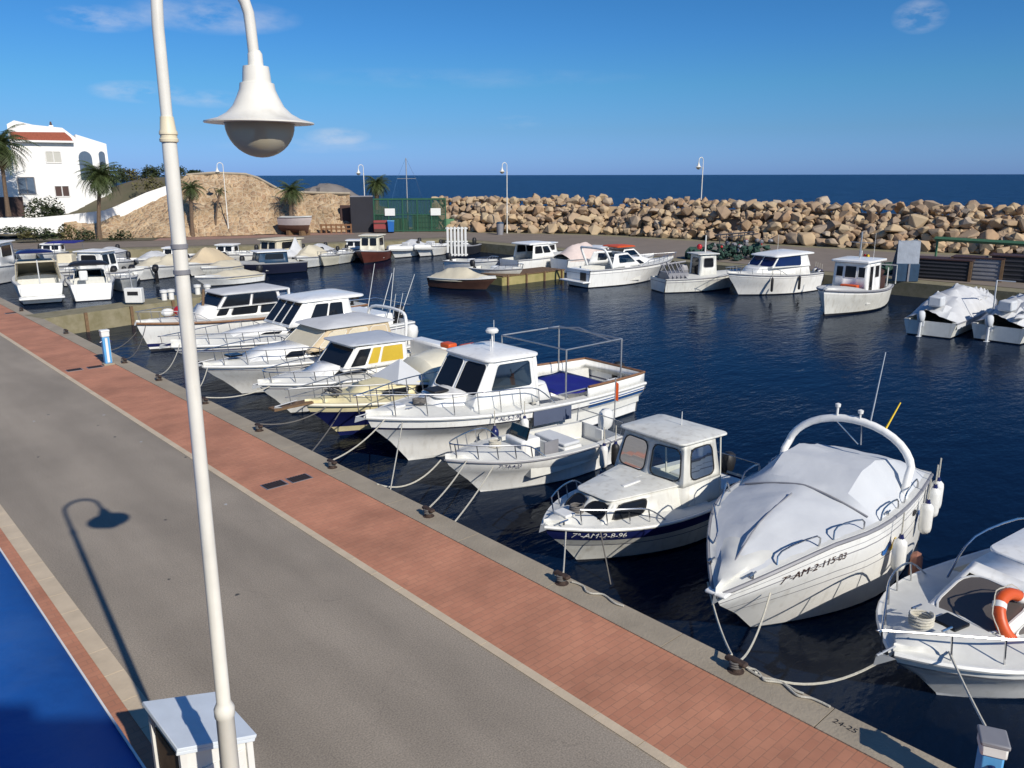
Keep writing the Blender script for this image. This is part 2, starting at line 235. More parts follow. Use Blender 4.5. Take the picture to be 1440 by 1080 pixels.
# ------------------------------------------------------------------ mesh builder
class MB:
    def __init__(s): s.v = []; s.f = []
    def add(s, vs, fs):
        o = len(s.v); s.v += [Vector(p) for p in vs]; s.f += [tuple(i + o for i in f) for f in fs]; return s
    def box(s, c, d, rz=0., rx=0., ry=0., taper=1.):
        x, y, z = d[0] / 2, d[1] / 2, d[2] / 2
        M = Matrix.Rotation(rz, 3, 'Z') @ Matrix.Rotation(ry, 3, 'Y') @ Matrix.Rotation(rx, 3, 'X')
        vs = []
        for k in (-1, 1):
            t = taper if k > 0 else 1
            for a, b_ in ((-1, -1), (1, -1), (1, 1), (-1, 1)): vs.append(M @ Vector((a * x * t, b_ * y * t, k * z)) + Vector(c))
        return s.add(vs, [(3, 2, 1, 0), (4, 5, 6, 7), (0, 1, 5, 4), (1, 2, 6, 5), (2, 3, 7, 6), (3, 0, 4, 7)])
    def tube(s, pts, r, n=6, closed=False):
        pts = [Vector(p) for p in pts]; m = len(pts); rr = r if isinstance(r, (list, tuple)) else [r] * m
        vs = []; up = None
        for i, p in enumerate(pts):
            a = pts[(i - 1) % m] if (closed or i > 0) else p; b = pts[(i + 1) % m] if (closed or i < m - 1) else p
            d = (b - a).normalized()
            if up is None: up = Vector((0, 0, 1)) if abs(d.z) < .9 else Vector((1, 0, 0))
            x = d.cross(up)
            if x.length < 1e-4: x = d.orthogonal()
            x.normalize(); y = x.cross(d).normalized(); up = y
            for k in range(n):
                an = 2 * PI * k / n; vs.append(p + (x * math.cos(an) + y * math.sin(an)) * rr[i])
        fs = []
        for i in range(m if closed else m - 1):
            j = (i + 1) % m
            for k in range(n): fs.append((i * n + k, i * n + (k + 1) % n, j * n + (k + 1) % n, j * n + k))
        if not closed: fs += [tuple(range(n))[::-1], tuple(range((m - 1) * n, m * n))]
        return s.add(vs, fs)
    def lathe(s, prof, c=(0, 0, 0), n=20, cap=True):
        vs = []; c = Vector(c)
        for r, z in prof:
            for k in range(n): vs.append(c + Vector((r * math.cos(2 * PI * k / n), r * math.sin(2 * PI * k / n), z)))
        m = len(prof); fs = [(i * n + k, i * n + (k + 1) % n, (i + 1) * n + (k + 1) % n, (i + 1) * n + k) for i in range(m - 1) for k in range(n)]
        if cap: fs += [tuple(range(n))[::-1], tuple(range((m - 1) * n, m * n))]
        return s.add(vs, fs)
    def grid(s, rows, closed=False):
        n = len(rows[0]); vs = [p for r in rows for p in r]
        fs = [(i * n + k, i * n + k + 1, (i + 1) * n + k + 1, (i + 1) * n + k) for i in range(len(rows) - 1) for k in range(n - 1)]
        if closed: fs += [(i * n + n - 1, i * n, (i + 1) * n, (i + 1) * n + n - 1) for i in range(len(rows) - 1)]
        return s.add(vs, fs)
    def prism(s, pts, ext):
        n = len(pts); ext = Vector(ext); a = [Vector(p) for p in pts]; b = [p + ext for p in a]
        return s.add(a + b, [tuple(range(n))[::-1], tuple(range(n, 2 * n))] + [(i, (i + 1) % n, n + (i + 1) % n, n + i) for i in range(n)])
    def blob(s, c, r, n=8, m=6, jit=0.):
        vs = []; c = Vector(c)
        for i in range(1, m):
            for k in range(n):
                ph = PI * i / m; th = 2 * PI * k / n; j = 1 + random.uniform(-jit, jit)
                vs.append(c + Vector((r[0] * math.sin(ph) * math.cos(th) * j, r[1] * math.sin(ph) * math.sin(th) * j, r[2] * math.cos(ph) * j)))
        t = len(vs); vs += [c + Vector((0, 0, r[2])), c - Vector((0, 0, r[2]))]
        fs = [(i * n + k, i * n + (k + 1) % n, (i + 1) * n + (k + 1) % n, (i + 1) * n + k) for i in range(m - 2) for k in range(n)]
        fs += [(t, (k + 1) % n, k) for k in range(n)] + [(t + 1, (m - 2) * n + k, (m - 2) * n + (k + 1) % n) for k in range(n)]
        return s.add(vs, fs)
    def each(s, name, m, parent=None, **k):
        """one object per loose piece"""
        par = list(range(len(s.v)))
        def fd(i):
            while par[i] != i: par[i] = par[par[i]]; i = par[i]
            return i
        for f in s.f:
            for j in f[1:]: par[fd(j)] = fd(f[0])
        gr = {}
        for f in s.f: gr.setdefault(fd(f[0]), []).append(f)
        for fs in gr.values():
            ids = sorted({i for f in fs for i in f}); mp = {i: k_ for k_, i in enumerate(ids)}; q = MB(); q.v = [s.v[i] for i in ids]; q.f = [tuple(mp[i] for i in f) for f in fs]; q.build(name, m, parent, **k)
    def build(s, name, m, parent=None, smooth=40, bevel=0., solid=0., sub=0, fix=True):
        me = bpy.data.meshes.new(name); me.from_pydata([tuple(p) for p in s.v], [], s.f); me.update()
        if fix:
            bm = bmesh.new(); bm.from_mesh(me); bmesh.ops.remove_doubles(bm, verts=bm.verts, dist=1e-5); bmesh.ops.recalc_face_normals(bm, faces=bm.faces); bm.to_mesh(me); bm.free()
        if smooth:
            me.shade_smooth(); me.set_sharp_from_angle(angle=R(smooth))
        me.materials.append(m)
        o = bpy.data.objects.new(name, me); COL.objects.link(o)
        if parent: o.parent = parent
        if sub:
            q = o.modifiers.new('s', 'SUBSURF'); q.levels = sub; q.render_levels = sub
        if solid:
            q = o.modifiers.new('t', 'SOLIDIFY'); q.thickness = solid; q.offset = -1
        if bevel:
            q = o.modifiers.new('b', 'BEVEL'); q.width = bevel; q.segments = 2; q.limit_method = 'ANGLE'; q.angle_limit = R(40); q.harden_normals = False
        return o
def tag(o, label=None, cat=None, group=None, kind=None):
    if label: o['label'] = label
    if cat: o['category'] = cat
    if group: o['group'] = group
    if kind: o['kind'] = kind
    return o
def thing(name, label, cat, loc=(0, 0, 0), rz=0., group=None):
    o = bpy.data.objects.new(name, None); COL.objects.link(o); o.location = loc; o.rotation_euler = (0, 0, rz); o.empty_display_size = .2
    return tag(o, label, cat, group)
def dup(root, loc=None, rz=None, label=None, scale=None):
    def cp(o, par):
        c = o.copy(); COL.objects.link(c)
        if par is not None: c.parent = par
        for ch in list(o.children): cp(ch, c)
        return c
    r = cp(root, None)
    if loc is not None: r.location = loc
    if rz is not None: r.rotation_euler = (0, 0, rz)
    if scale: r.scale = (scale,) * 3
    if label: r['label'] = label
    return r
def lerp(a, b, t): return a + (b - a) * t
def V(*a): return Vector(a)
def arc(c, rx, rz, a0, a1, n, axis=(1, 0)):
    return [V(c[0] + rx * math.cos(lerp(a0, a1, i / n)) * axis[0], c[1] + rx * math.cos(lerp(a0, a1, i / n)) * axis[1], c[2] + rz * math.sin(lerp(a0, a1, i / n))) for i in range(n + 1)]
def smoothpath(pts, n=6):
    pts = [Vector(p) for p in pts]; out = []
    for i in range(len(pts) - 1):
        p0 = pts[max(i - 1, 0)]; p1 = pts[i]; p2 = pts[i + 1]; p3 = pts[min(i + 2, len(pts) - 1)]
        for k in range(n):
            t = k / n; out.append(.5 * ((2 * p1) + (p2 - p0) * t + (2 * p0 - 5 * p1 + 4 * p2 - p3) * t * t + (3 * p1 - p0 - 3 * p2 + p3) * t ** 3))
    return out + [pts[-1]]
def sag(a, b, s, n=12):
    a = Vector(a); b = Vector(b); return [a.lerp(b, i / n) - V(0, 0, 4 * s * (i / n) * (1 - i / n)) for i in range(n + 1)]

# ------------------------------------------------------------------ text laid on a surface
def text_mesh(txt, size):
    cu = bpy.data.curves.new('t', 'FONT'); cu.body = txt; cu.size = size; cu.resolution_u = 3; cu.align_x = 'CENTER'; cu.align_y = 'CENTER'
    o = bpy.data.objects.new('t', cu); COL.objects.link(o); bpy.context.view_layer.update()
    me = bpy.data.meshes.new_from_object(o.evaluated_get(bpy.context.evaluated_depsgraph_get()))
    vs = [v.co.copy() for v in me.vertices]; fs = [tuple(p.vertices) for p in me.polygons]
    bpy.data.objects.remove(o); bpy.data.curves.remove(cu); bpy.data.meshes.remove(me)
    return vs, fs

# ------------------------------------------------------------------ boats
class Boat:
    """local frame: x from transom (0) to stem head (L), y to port, z from the waterline"""
    def __init__(s, name, label, bow, hd, L, B, fb, fs, rake=.8, group=None, cat='boat', pb=2.3, pw=1.6, k=.82, wlb=.84, fl=.5, sheerp=2., roll=0., hump=None):
        s.hump = hump
        s.L, s.B, s.fb, s.fs, s.rake, s.pb, s.pw, s.k, s.wlb, s.fl, s.sp = L, B, fb, fs, rake, pb, pw, k, wlb, fl, sheerp
        h = R(hd)          # direction from bow to stern in the world
        st = Vector((bow[0] + L * math.cos(h), bow[1] + L * math.sin(h), WL))
        s.o = thing(name, label, cat, st, h + PI, group)
        s.o.rotation_euler[0] = R(roll)
        s.M = Matrix.Translation(st) @ Matrix.Rotation(h + PI, 4, 'Z')
    def w(s, x, y, z): return s.M @ V(x, y, z)
    def f(s, t, p, k):
        return k + (1 - k) * math.sin(PI / 2 * t / .42) if t < .42 else max(0., 1 - ((t - .42) / .58) ** p)
    def sheer(s, t):
        if s.hump: return lerp(s.fs, s.hump, min(1, t / .7)) if t < .7 else lerp(s.hump, s.fb, ((t - .7) / .3) ** 1.6)
        return s.fs + (s.fb - s.fs) * t ** s.sp
    def lev(s, v, t):
        """v 0 keel, 1 waterline, 2 mid topside, 3 under the gunwale band, 4 gunwale"""
        sh = s.sheer(t); L = s.L
        bw = s.B / 2 * s.wlb * s.f(t, s.pw, s.k); b = s.B / 2 * s.f(t, s.pb, s.k)
        tab = [(L - s.rake * 1.15, 0., -.35), (L - s.rake, bw, 0.), (L - s.rake * .55, bw + (b - bw) * s.fl, sh * .45), (L - s.rake * .12, bw + (b - bw) * .93, sh * .78), (L, b, sh)]
        i = min(int(v), 3); q = v - i; a, c = tab[i], tab[i + 1]
        return V(lerp(a[0], c[0], q) * t, lerp(a[1], c[1], q), lerp(a[2], c[2], q))
    def hull(s, hm=W, bands=(), bottom=DARKH, boot=.12, deckm=WD, fd=.5, floor=.15, gw=.16, cam=.10, N=18, rub=BLACK, rubr=.025, aft=0., transom=None, cover=False):
        ts = [1 - (1 - i / N) ** 1.6 for i in range(N + 1)]
        def strip(m, v0, v1, n=3, out=0.):
            for sd in (1, -1):
                rows = []
                for t in ts:
                    r = []
                    for j in range(n + 1):
                        p = s.lev(lerp(v0, v1, j / n), t); r.append(V(p.x + out * (1 if t > .95 else 0), (p.y + out) * sd, p.z))
                    rows.append(r)
                m.grid(rows)
        def tr(m, v0, v1, n=4):
            rows = []
            for j in range(n + 1):
                p = s.lev(lerp(v0, v1, j / n), 0); rows.append([V(-.05 * (p.z > 0), p.y, p.z), V(-.05 * (p.z > 0), 0, p.z), V(-.05 * (p.z > 0), -p.y, p.z)])
            m.grid(rows)
        vb = 1 + boot / max(.2, s.fs * .45) * .8
        cuts = [vb] + [c for b in bands for c in (b[0], b[1])] + [4.]
        m = MB(); a = vb
        for b in sorted(bands):
            strip(m, a, b[0], 4); tr(m, a, b[0]); a = b[1]
        strip(m, a, 4, 4); tr(m, a, 4)
        m.build('hull', hm, s.o, 60)
        for b in bands:
            q = MB(); strip(q, b[0], b[1], 2); tr(q, b[0], b[1]); q.build('stripe', b[2], s.o, 60)
        q = MB(); strip(q, 0, vb, 4); tr(q, 0, vb); q.build('hull_bottom', bottom, s.o, 60)
        # deck
        rows = {1: [], -1: []}; st = sorted(set([t for t in ts] + [fd - .0005, fd + .0005] + ([aft, aft + .001] if aft else [])))
        for sd in (1, -1):
            for t in st:
                g = s.lev(4, t); b = g.y; z = g.z; g_ = min(gw, b * .6)
                if t > fd or t < aft or cover: rw = [V(g.x, b * sd, z), V(g.x, (b - g_) * sd, z + .01), V(g.x, b * .5 * sd, z + cam * .75), V(g.x, 0, z + cam)]
                else: rw = [V(g.x, b * sd, z), V(g.x, (b - g_) * sd, z + .01), V(g.x, (b - g_) * sd, floor), V(g.x, 0, floor)]
                rows[sd].append(rw)
        q = MB(); q.grid(rows[1]); q.grid(rows[-1]); q.build('deck', deckm, s.o, 50)
        if rub:
            q = MB()
            for sd in (1, -1): q.tube([V(p.x, (p.y + rubr * .6) * sd, p.z - .03) for p in (s.lev(4, t) for t in ts)], rubr, 6)
            q.build('rub_rail', rub, s.o)
        return s
    def dz(s, x):
        return s.sheer(min(1, x / s.L))
    def hb(s, x): return s.lev(4, min(1, max(0, x / s.L))).y
    def slab(s, name, m, x0, x1, w0, w1, z, th, crown=.04, r=.12, par=None, dz=0.):
        """rounded roof slab; z at the rear, dz rise to the front"""
        n = 5; out = []
        def corner(cx, cy, a0):
            return [V(cx + r * math.cos(a0 + PI / 2 * i / n), cy + r * math.sin(a0 + PI / 2 * i / n), 0) for i in range(n + 1)]
        out += corner(x1 - r, w1 - r, 0); out += corner(x0 + r, w0 - r, PI / 2); out += corner(x0 + r, -w0 + r, PI); out += corner(x1 - r, -w1 + r, 1.5 * PI)
        rows = []; c = V((x0 + x1) / 2, 0, 0)
        for sc, zz in ((.0, 0), (.97, 0), (1, .015), (1, th - .015), (.985, th), (.8, th + crown * .5), (.4, th + crown * .9), (0., th + crown)):
            rows.append([V(c.x + (p.x - c.x) * sc, p.y * sc, z + zz + dz * ((c.x + (p.x - c.x) * sc) - x0) / (x1 - x0)) for p in out])
        q = MB(); q.grid(rows, True); return q.build(name, m, par or s.o, 35)
    def wall(s, q, P, wins, fr=.035, glass=GLASSD, fmat=BLACK, par=None, out=None, rnd=.35, wname='window', clear=False, frame=True):
        """P: four corners BL BR TR TL; wins (u0,u1,v0,v1) fractions; adds wall with openings to q and returns window specs"""
        a, b, c, d = P
        def bi(u, v): return a.lerp(b, u).lerp(d.lerp(c, u), v)
        us = sorted(set([0, 1] + [w[0] for w in wins] + [w[1] for w in wins])); vs = sorted(set([0, 1] + [w[2] for w in wins] + [w[3] for w in wins]))
        for i in range(len(us) - 1):
            for j in range(len(vs) - 1):
                um = (us[i] + us[i + 1]) / 2; vm = (vs[j] + vs[j + 1]) / 2
                if any(w[0] < um < w[1] and w[2] < vm < w[3] for w in wins): continue
                q.add([bi(us[i], vs[j]), bi(us[i + 1], vs[j]), bi(us[i + 1], vs[j + 1]), bi(us[i], vs[j + 1])], [(0, 1, 2, 3)])
        nrm = (b - a).cross(d - a).normalized()
        if out is not None and nrm.dot(out) < 0: nrm = -nrm
        sp = []
        for w in wins:
            cs = [bi(w[0], w[2]), bi(w[1], w[2]), bi(w[1], w[3]), bi(w[0], w[3])]; sp.append((cs, nrm, w[4] if len(w) > 4 else glass))
        return sp
    def window(s, spec, par, fw=.03, fmat=BLACK, rnd=.3, proud=.006, wname='window'):
        cs, n, glass = spec
        ce = (cs[0] + cs[1] + cs[2] + cs[3]) / 4; ux = (cs[1] - cs[0] + cs[2] - cs[3]) / 2; uy = (cs[3] - cs[0] + cs[2] - cs[1]) / 2; lx, ly = ux.length, uy.length
        rr = rnd * min(lx, ly) / 2
        def pt(px, py):   # px,py in -1..1 bilinear
            u = (px + 1) / 2; v = (py + 1) / 2; return cs[0].lerp(cs[1], u).lerp(cs[3].lerp(cs[2], u), v)
        def loop(e):
            o = []; hx, hy = lx / 2 + e, ly / 2 + e; r = max(.002, rr + e)
            for qx, qy, a0 in ((1, 1, 0), (-1, 1, 90), (-1, -1, 180), (1, -1, 270)):
                for i in range(5):
                    an = R(a0 + 22.5 * i); o.append(pt((qx * (hx - r) + r * math.cos(an)) / (lx / 2), (qy * (hy - r) + r * math.sin(an)) / (ly / 2)))
            return o
        lo = [p + n * proud for p in loop(0)]
        q = MB(); q.add(lo, [tuple(range(len(lo)))]); g = q.build(wname, glass, par, 0, fix=False)
        if fw:
            li = [p + n * proud * 2.5 for p in loop(0)]; loo = [p + n * proud * 2.5 for p in loop(fw)]; base = [p for p in loop(fw)]; bi_ = [p + n * proud * .5 for p in loop(-.002)]
            k = len(li); q = MB(); q.add(bi_ + li + loo + base, [(r_ * k + i, r_ * k + (i + 1) % k, (r_ + 1) * k + (i + 1) % k, (r_ + 1) * k + i) for r_ in range(3) for i in range(k)])
            q.build('frame', fmat, g, 50)
        return g
    def cabin(s, x0, x1, w0, w1, zb, x0t, x1t, w0t, w1t, zt, vf=0., front=(), side=(), rear=None, m=W, glass=GLASSD, fmat=BLACK, name='cabin', fw=.025, rnd=.35, zb1=None, zt1=None, top=False, solid=.025, bevel=.0):
        zb1 = zb if zb1 is None else zb1; zt1 = zt if zt1 is None else zt1
        q = MB(); sp = []
        RP, RS = V(x0, w0, zb), V(x0, -w0, zb); FP, FS_ = V(x1, w1, zb1), V(x1, -w1, zb1)
        rp, rs = V(x0t, w0t, zt), V(x0t, -w0t, zt); fp, fs_ = V(x1t, w1t, zt1), V(x1t, -w1t, zt1)
        sp += s.wall(q, (RS, FS_, fs_, rs), side, out=V(0, -1, 0), glass=glass)
        sp += s.wall(q, (RP, FP, fp, rp), side, out=V(0, 1, 0), glass=glass)
        if vf:
            C, c = V(x1 + vf, 0, zb1), V(x1t + vf, 0, zt1)
            sp += s.wall(q, (C, FP, fp, c), front, out=V(1, 0, 0), glass=glass); sp += s.wall(q, (C, FS_, fs_, c), front, out=V(1, 0, 0), glass=glass)
        else: sp += s.wall(q, (FS_, FP, fp, fs_), front, out=V(1, 0, 0), glass=glass)
        if rear is not None: sp += s.wall(q, (RS, RP, rp, rs), rear, out=V(-1, 0, 0), glass=glass)
        if top:
            q.add([rp, rs, fs_] + ([V(x1t + vf, 0, zt1)] if vf else []) + [fp], [tuple(range(5 if vf else 4))])
        c = q.build(name, m, s.o, 30, solid=solid, bevel=bevel)
        for p in sp: s.window(p, c, fw, fmat, rnd)
        return c
    def rail(s, t0, t1=1., h=.5, r=.014, inset=.06, n=7, mid=False, name='bow_rail', m=STEEL, rise=0., both=True, fwd=.12):
        q = MB()
        def P(t, sd, hh):
            g = s.lev(4, min(t, 1)); y = max(0., g.y - inset); return V(g.x + (fwd * (t - .9) / .1 if t > .9 else 0), y * sd, g.z + hh)
        ts = [lerp(t0, t1, i / n) for i in range(n + 1)]
        hs = [min(1, i / 1.2) * h + rise * i / n for i in range(n + 1)]
        if both:
            path = [P(t, 1, hh) for t, hh in zip(ts, hs)] + [P(t, -1, hh) for t, hh in list(zip(ts, hs))[::-1]]
            q.tube(smoothpath(path, 3), r, 6)
            if mid: q.tube(smoothpath([V(p.x, p.y, p.z - h * .45) for p in path[1:-1]], 3), r * .8, 5)
        else:
            for sd in (1, -1): q.tube(smoothpath([P(t, sd, hh) for t, hh in zip(ts, hs)], 3), r, 6)
        for sd in (1, -1):
            for i in range(1, n + 1):
                a = P(ts[i], sd, 0); b_ = P(ts[i], sd, hs[i]); a.x -= .05; q.tube([a, b_], r * .9, 5)
        return q.build(name, m, s.o)
    def outboard(s, y=0., z=None, sc=1., m=BLACK, tilt=0., x=-.15, h=None):
        z = s.fs if z is None else z
        e = MB(); M = Matrix.Translation((x, y, z)) @ Matrix.Rotation(R(-tilt), 4, 'Y')
        rows = []
        for zz, a, b_, xx in ((-.02, .13, .10, 0), (.03, .17, .13, -.02), (.2, .19, .15, -.04), (.34, .17, .13, -.04), (.40, .10, .08, -.03), (.41, .0, .0, -.03)):
            rows.append([M @ V((xx + a * math.cos(2 * PI * k / 10)) * sc, b_ * math.sin(2 * PI * k / 10) * sc, zz * sc) for k in range(10)])
        e.grid(rows, True); o = e.build('outboard_motor', m, s.o, 50)
        e = MB()
        for c, d in (((0, 0, -.35), (.15, .07, .7)), ((.0, 0, -.62), (.30, .16, .02)), ((.12, 0, -.12), (.12, .22, .22))):
            k = MB().box(V(*c) * sc, V(*d) * sc); e.add([M @ p for p in k.v], k.f)
        e.build('motor_leg', m, o, bevel=.01); return o
    def tubepart(s, name, m, pts, r, n=6, smooth=0):
        return MB().tube(smoothpath(pts, smooth) if smooth else pts, r, n).build(name, m, s.o)
    def text(s, txt, size, xc, v, side=1, m=NAVY):
        vs, fs = text_mesh(txt, size); q = MB(); out = []
        for p in vs:
            x = xc - p.x * side
            up = abs(s.lev(v + .15, x / s.L).z - s.lev(v - .15, x / s.L).z) / .3
            vv = v + p.y / max(.05, up); g = s.lev(vv, x / max(.1, s.lev(vv, 1).x))
            out.append(V(x, (abs(g.y) + .012) * side, g.z))
        q.add(out, fs); return q.build('registration_text', m, s.o, 0, fix=False)
    def cover(s, prof, m, name='canvas_cover', p=None, n=14, drop=.08, inset=.02, flat=None, rough=0.):
        """prof: list of (x, height above sheer, exponent, width fraction)"""
        prof = sorted(prof); N = 26; rows = []
        xs = [lerp(prof[0][0], prof[-1][0], i / N) for i in range(N + 1)]
        xs = sorted(set(xs + [a[0] for a in prof]))
        for x in xs:
            for a, b in zip(prof, prof[1:]):
                if a[0] <= x <= b[0]: break
            q = (x - a[0]) / max(1e-6, b[0] - a[0]); q = q * q * (3 - 2 * q) if flat is None else q
            h = lerp(a[1], b[1], q); e = lerp(a[2], b[2], q); wf = lerp(a[3], b[3], q)
            y = (s.hb(x) + inset) * wf; z = s.dz(x); r = [V(x, y, z - drop)]
            for k in range(n + 1):
                u = 1 - 2 * k / n; wr = .012 * math.sin(x * 9 + u * 5) + .01 * math.sin(x * 23 + u * 11) + rough * 2.2 * noise.noise(V(x * 2.4, u * 3.1, 3.7)) + rough * noise.noise(V(x * 7, u * 8, 1.7))
                f1 = 1 - abs(u) ** abs(e); f2 = min(1, (1 - abs(u)) / .42) ** .9
                r.append(V(x, y * u, z + h * (f2 if e > 9 else f1) + wr * (1 - u * u)))
            r.append(V(x, -y, z - drop)); rows.append(r)
        q = MB(); q.grid(rows); return q.build(name, m, s.o, 30)
    def hatch(s, x, y, z, lx, ly, m=GREYP, name='hatch'):
        return MB().box((x, y, z), (lx, ly, .05)).build(name, m, s.o, bevel=.015)
    def cleat(s, x, y, z): 
        return MB().tube([V(x - .09, y, z + .05), V(x + .09, y, z + .05)], .014).tube([V(x, y, z - .01), V(x, y, z + .05)], .018).build('cleat', STEEL, s.o)
    def antenna(s, x, y, z, h, lean=(0, 0), r=.01, m=WHITEP):
        return MB().tube([V(x, y, z), V(x + lean[0], y + lean[1], z + h)], [r, r * .6], 5).build('antenna', m, s.o)
    def anchor(s, x, z, y=0.):
        x -= .12; q = MB().tube([V(x - .5, y, z + .05), V(x + .06, y, z + .0)], .016)
        q.add([V(x - .16, y - .10, z - .06), V(x + .10, y, z - .12), V(x - .16, y + .10, z - .06), V(x + .06, y, z + .02), V(x - .05, y, z - .01)], [(0, 1, 3), (1, 2, 3), (0, 3, 4), (2, 3, 4), (0, 1, 4), (1, 2, 4)])
        return q.build('anchor', GALV, s.o)

def fender(loc, L=.55, r=.11, label='', m=WHITEP, group='fenders hung on the boats', tip=NAVY, tilt=0.):
    t = thing('fender', label, 'fender', loc, 0, group); t.rotation_euler = (tilt, 0, 0)
    MB().lathe([(.0, -L / 2 - r * .6), (r * .45, -L / 2 - r * .5), (r * .9, -L / 2), (r, -L / 2 + .06), (r, L / 2 - .06), (r * .9, L / 2), (r * .45, L / 2 + r * .5), (.02, L / 2 + r * .7)], n=12).build('fender_body', m, t)
    MB().lathe([(r * .48, L / 2 + r * .45), (.035, L / 2 + r * .8), (.03, L / 2 + r * 1.1), (.0, L / 2 + r * 1.1)], n=8).build('fender_cap', tip, t)
    MB().tube([V(0, 0, L / 2 + r), V(0, 0, L / 2 + .45)], .012, 5).build('fender_line', ROPE, t)
    return t
def lifebuoy(loc, rot, label, r=.3, rr=.075):
    t = thing('lifebuoy', label, 'lifebuoy', loc, 0); t.rotation_euler = rot
    MB().tube([V(r * math.cos(a), r * math.sin(a), 0) for a in [2 * PI * i / 24 for i in range(24)]], rr, 10, True).build('ring', ORANGE, t)
    for k in range(4):
        a0 = PI / 4 + k * PI / 2
        MB().tube([V(r * math.cos(a0 + d), r * math.sin(a0 + d), 0) for d in (-.12, 0, .12)], rr + .005, 10).build('band', WHITEP, t)
    MB().tube([V((r + rr + .01 + .03 * math.sin(a * 4) ** 2) * math.cos(a), (r + rr + .01 + .03 * math.sin(a * 4) ** 2) * math.sin(a), 0) for a in [2 * PI * i / 32 for i in range(32)]], .008, 4, True).build('grab_line', ROPE, t)
    return t
# ------------------------------------------------------------------ setting
def sheet(name, pts, z, m, kind='structure', depth=0.):
    q = MB()
    if depth: q.prism([V(p[0], p[1], z - depth) for p in pts], (0, 0, depth))
    else: q.add([V(p[0], p[1], z) for p in pts], [tuple(range(len(pts)))])
    return tag(q.build(name, m, None, 0), kind=kind)
sheet('sea', [(-3000, -3000), (25000, -3000), (25000, 25000), (-3000, 25000)], WL - .12, MAT['open_sea'])
sheet('harbour_water', [(7, -80), (45, -80), (45, 76), (7, 76)], WL, MAT['harbour_water'])
QX = 7.5
BW = [V(49.5, 68, 0), V(51.5, 64, 0), V(58.8, 51.4, 0), V(60.8, 33.7, 0), V(63.7, 17.4, 0), V(66, 0, 0), V(69, -25, 0)]
LAND = [(-90, -40), (QX, -40), (QX, 71), (19.5, 66.7), (32.4, 60.6), (44, 57.5), (44, -40), (72, -40)] + [(p.x + 3, p.y + .5) for p in BW[::-1][1:]] + [(52, 78), (44, 84), (40, 96), (34, 120), (-90, 130)]
sheet('quay_ground', LAND, -.02, CONCD, depth=3.)
sheet('road', [(2.17, -35), (5.50, -35), (5.50, 70), (2.17, 70)], 0.0, MAT['asphalt'])
sheet('side_road', [(-85, 13), (1.78, 13), (1.78, 70), (-85, 70)], -.004, MAT['asphalt'])
sheet('brick_pavement', [(5.62, -35), (7.06, -35), (7.06, 70.5), (5.62, 70.5)], .004, MAT['brick'])
sheet('brick_strip', [(-.5, -35), (1.96, -35), (1.96, 30), (-.5, 30)], .004, MAT['brick'])
def slabs(name, x0, x1, y0, y1, step, m, z=.012, gap=.008):
    q = MB(); y = y0
    while y < y1:
        q.box(((x0 + x1) / 2, y + step / 2, z - .05), (x1 - x0, step - gap, .1)); y += step
    return tag(q.build(name, m, None, 0), kind='structure')
slabs('kerb_stones', 5.50, 5.62, -30, 70, .6, CURB)
slabs('kerb_strip', 1.96, 2.17, -30, 55, .6, CURB)
slabs('quay_coping', 7.06, QX, -30, 70.8, 1.95, CONC, z=.02, gap=.012)
q = MB().box((QX + .012, 18, -.55), (.03, 104, .5)); tag(q.build('wet_wall_band', DARKH, None, 0), kind='structure')
# far quays
def along(pts, d0, d1, z, m, name):
    """strip beside a polyline, between offsets d0 and d1 to its left"""
    A, B_ = [], []
    for i, p in enumerate(pts):
        d = (pts[min(i + 1, len(pts) - 1)] - pts[max(i - 1, 0)]).normalized(); n = V(-d.y, d.x, 0); A.append(p + n * d0); B_.append(p + n * d1)
    q = MB(); q.grid([[V(p.x, p.y, z) for p in A], [V(p.x, p.y, z) for p in B_]]); return tag(q.build(name, m, None, 0), kind='structure')
FQ = [V(QX, 71, 0), V(19.5, 66.7, 0), V(32.4, 60.6, 0), V(44, 57.5, 0)]
sheet('harbour_road', [(-80, 74), (9, 72.6), (20, 68.4), (33, 62.2), (45.5, 59), (45.5, -38), (58, -38), (61, 20), (57, 52), (47.5, 69), (38, 72), (28, 74), (20, 79), (-80, 95)], 0., ASPHF)
SW = [at(90, 336), at(140, 335), at(200, 334), at(270, 333), at(340, 331), at(410, 328), at(450, 327), at(492, 326)]
along(SW, -3.2, .4, .006, STONEP, 'pink_pavement')
# stone pier jutting into the harbour
def pier():
    a, b = V(QX - .02, 35.7, 0), V(18.2, 38.1, 0); d = (b - a).normalized(); n = V(-d.y, d.x, 0)
    t = thing('stone_pier', 'low mossy concrete pier between the two groups of small boats', 'pier')
    N = 22; rows = []
    for i in range(N + 1):
        p = a.lerp(b, i / N); j = random.uniform(-.03, .03)
        rows.append([p + V(0, 0, -2), p + V(0, 0, -.12) + n * j, p + n * (.03 + j) + V(0, 0, .03 + j * .3), p + n * 1.5 + V(0, 0, .03), p + n * (1.55 + j) + V(0, 0, -.1), p + n * 1.55 + V(0, 0, -2)])
    q = MB(); q.grid(rows); q.add([rows[-1][k] for k in range(6)], [tuple(range(6))]); q.build('pier_body', CONCD, t, 30)
    q = MB()
    for i in range(5): p = a.lerp(b, .15 + .18 * i); q.box(p - n * .06 + V(0, 0, -.35), (.12, .12, .8))
    q.each('fender_timber', WOOD, t)
pier()
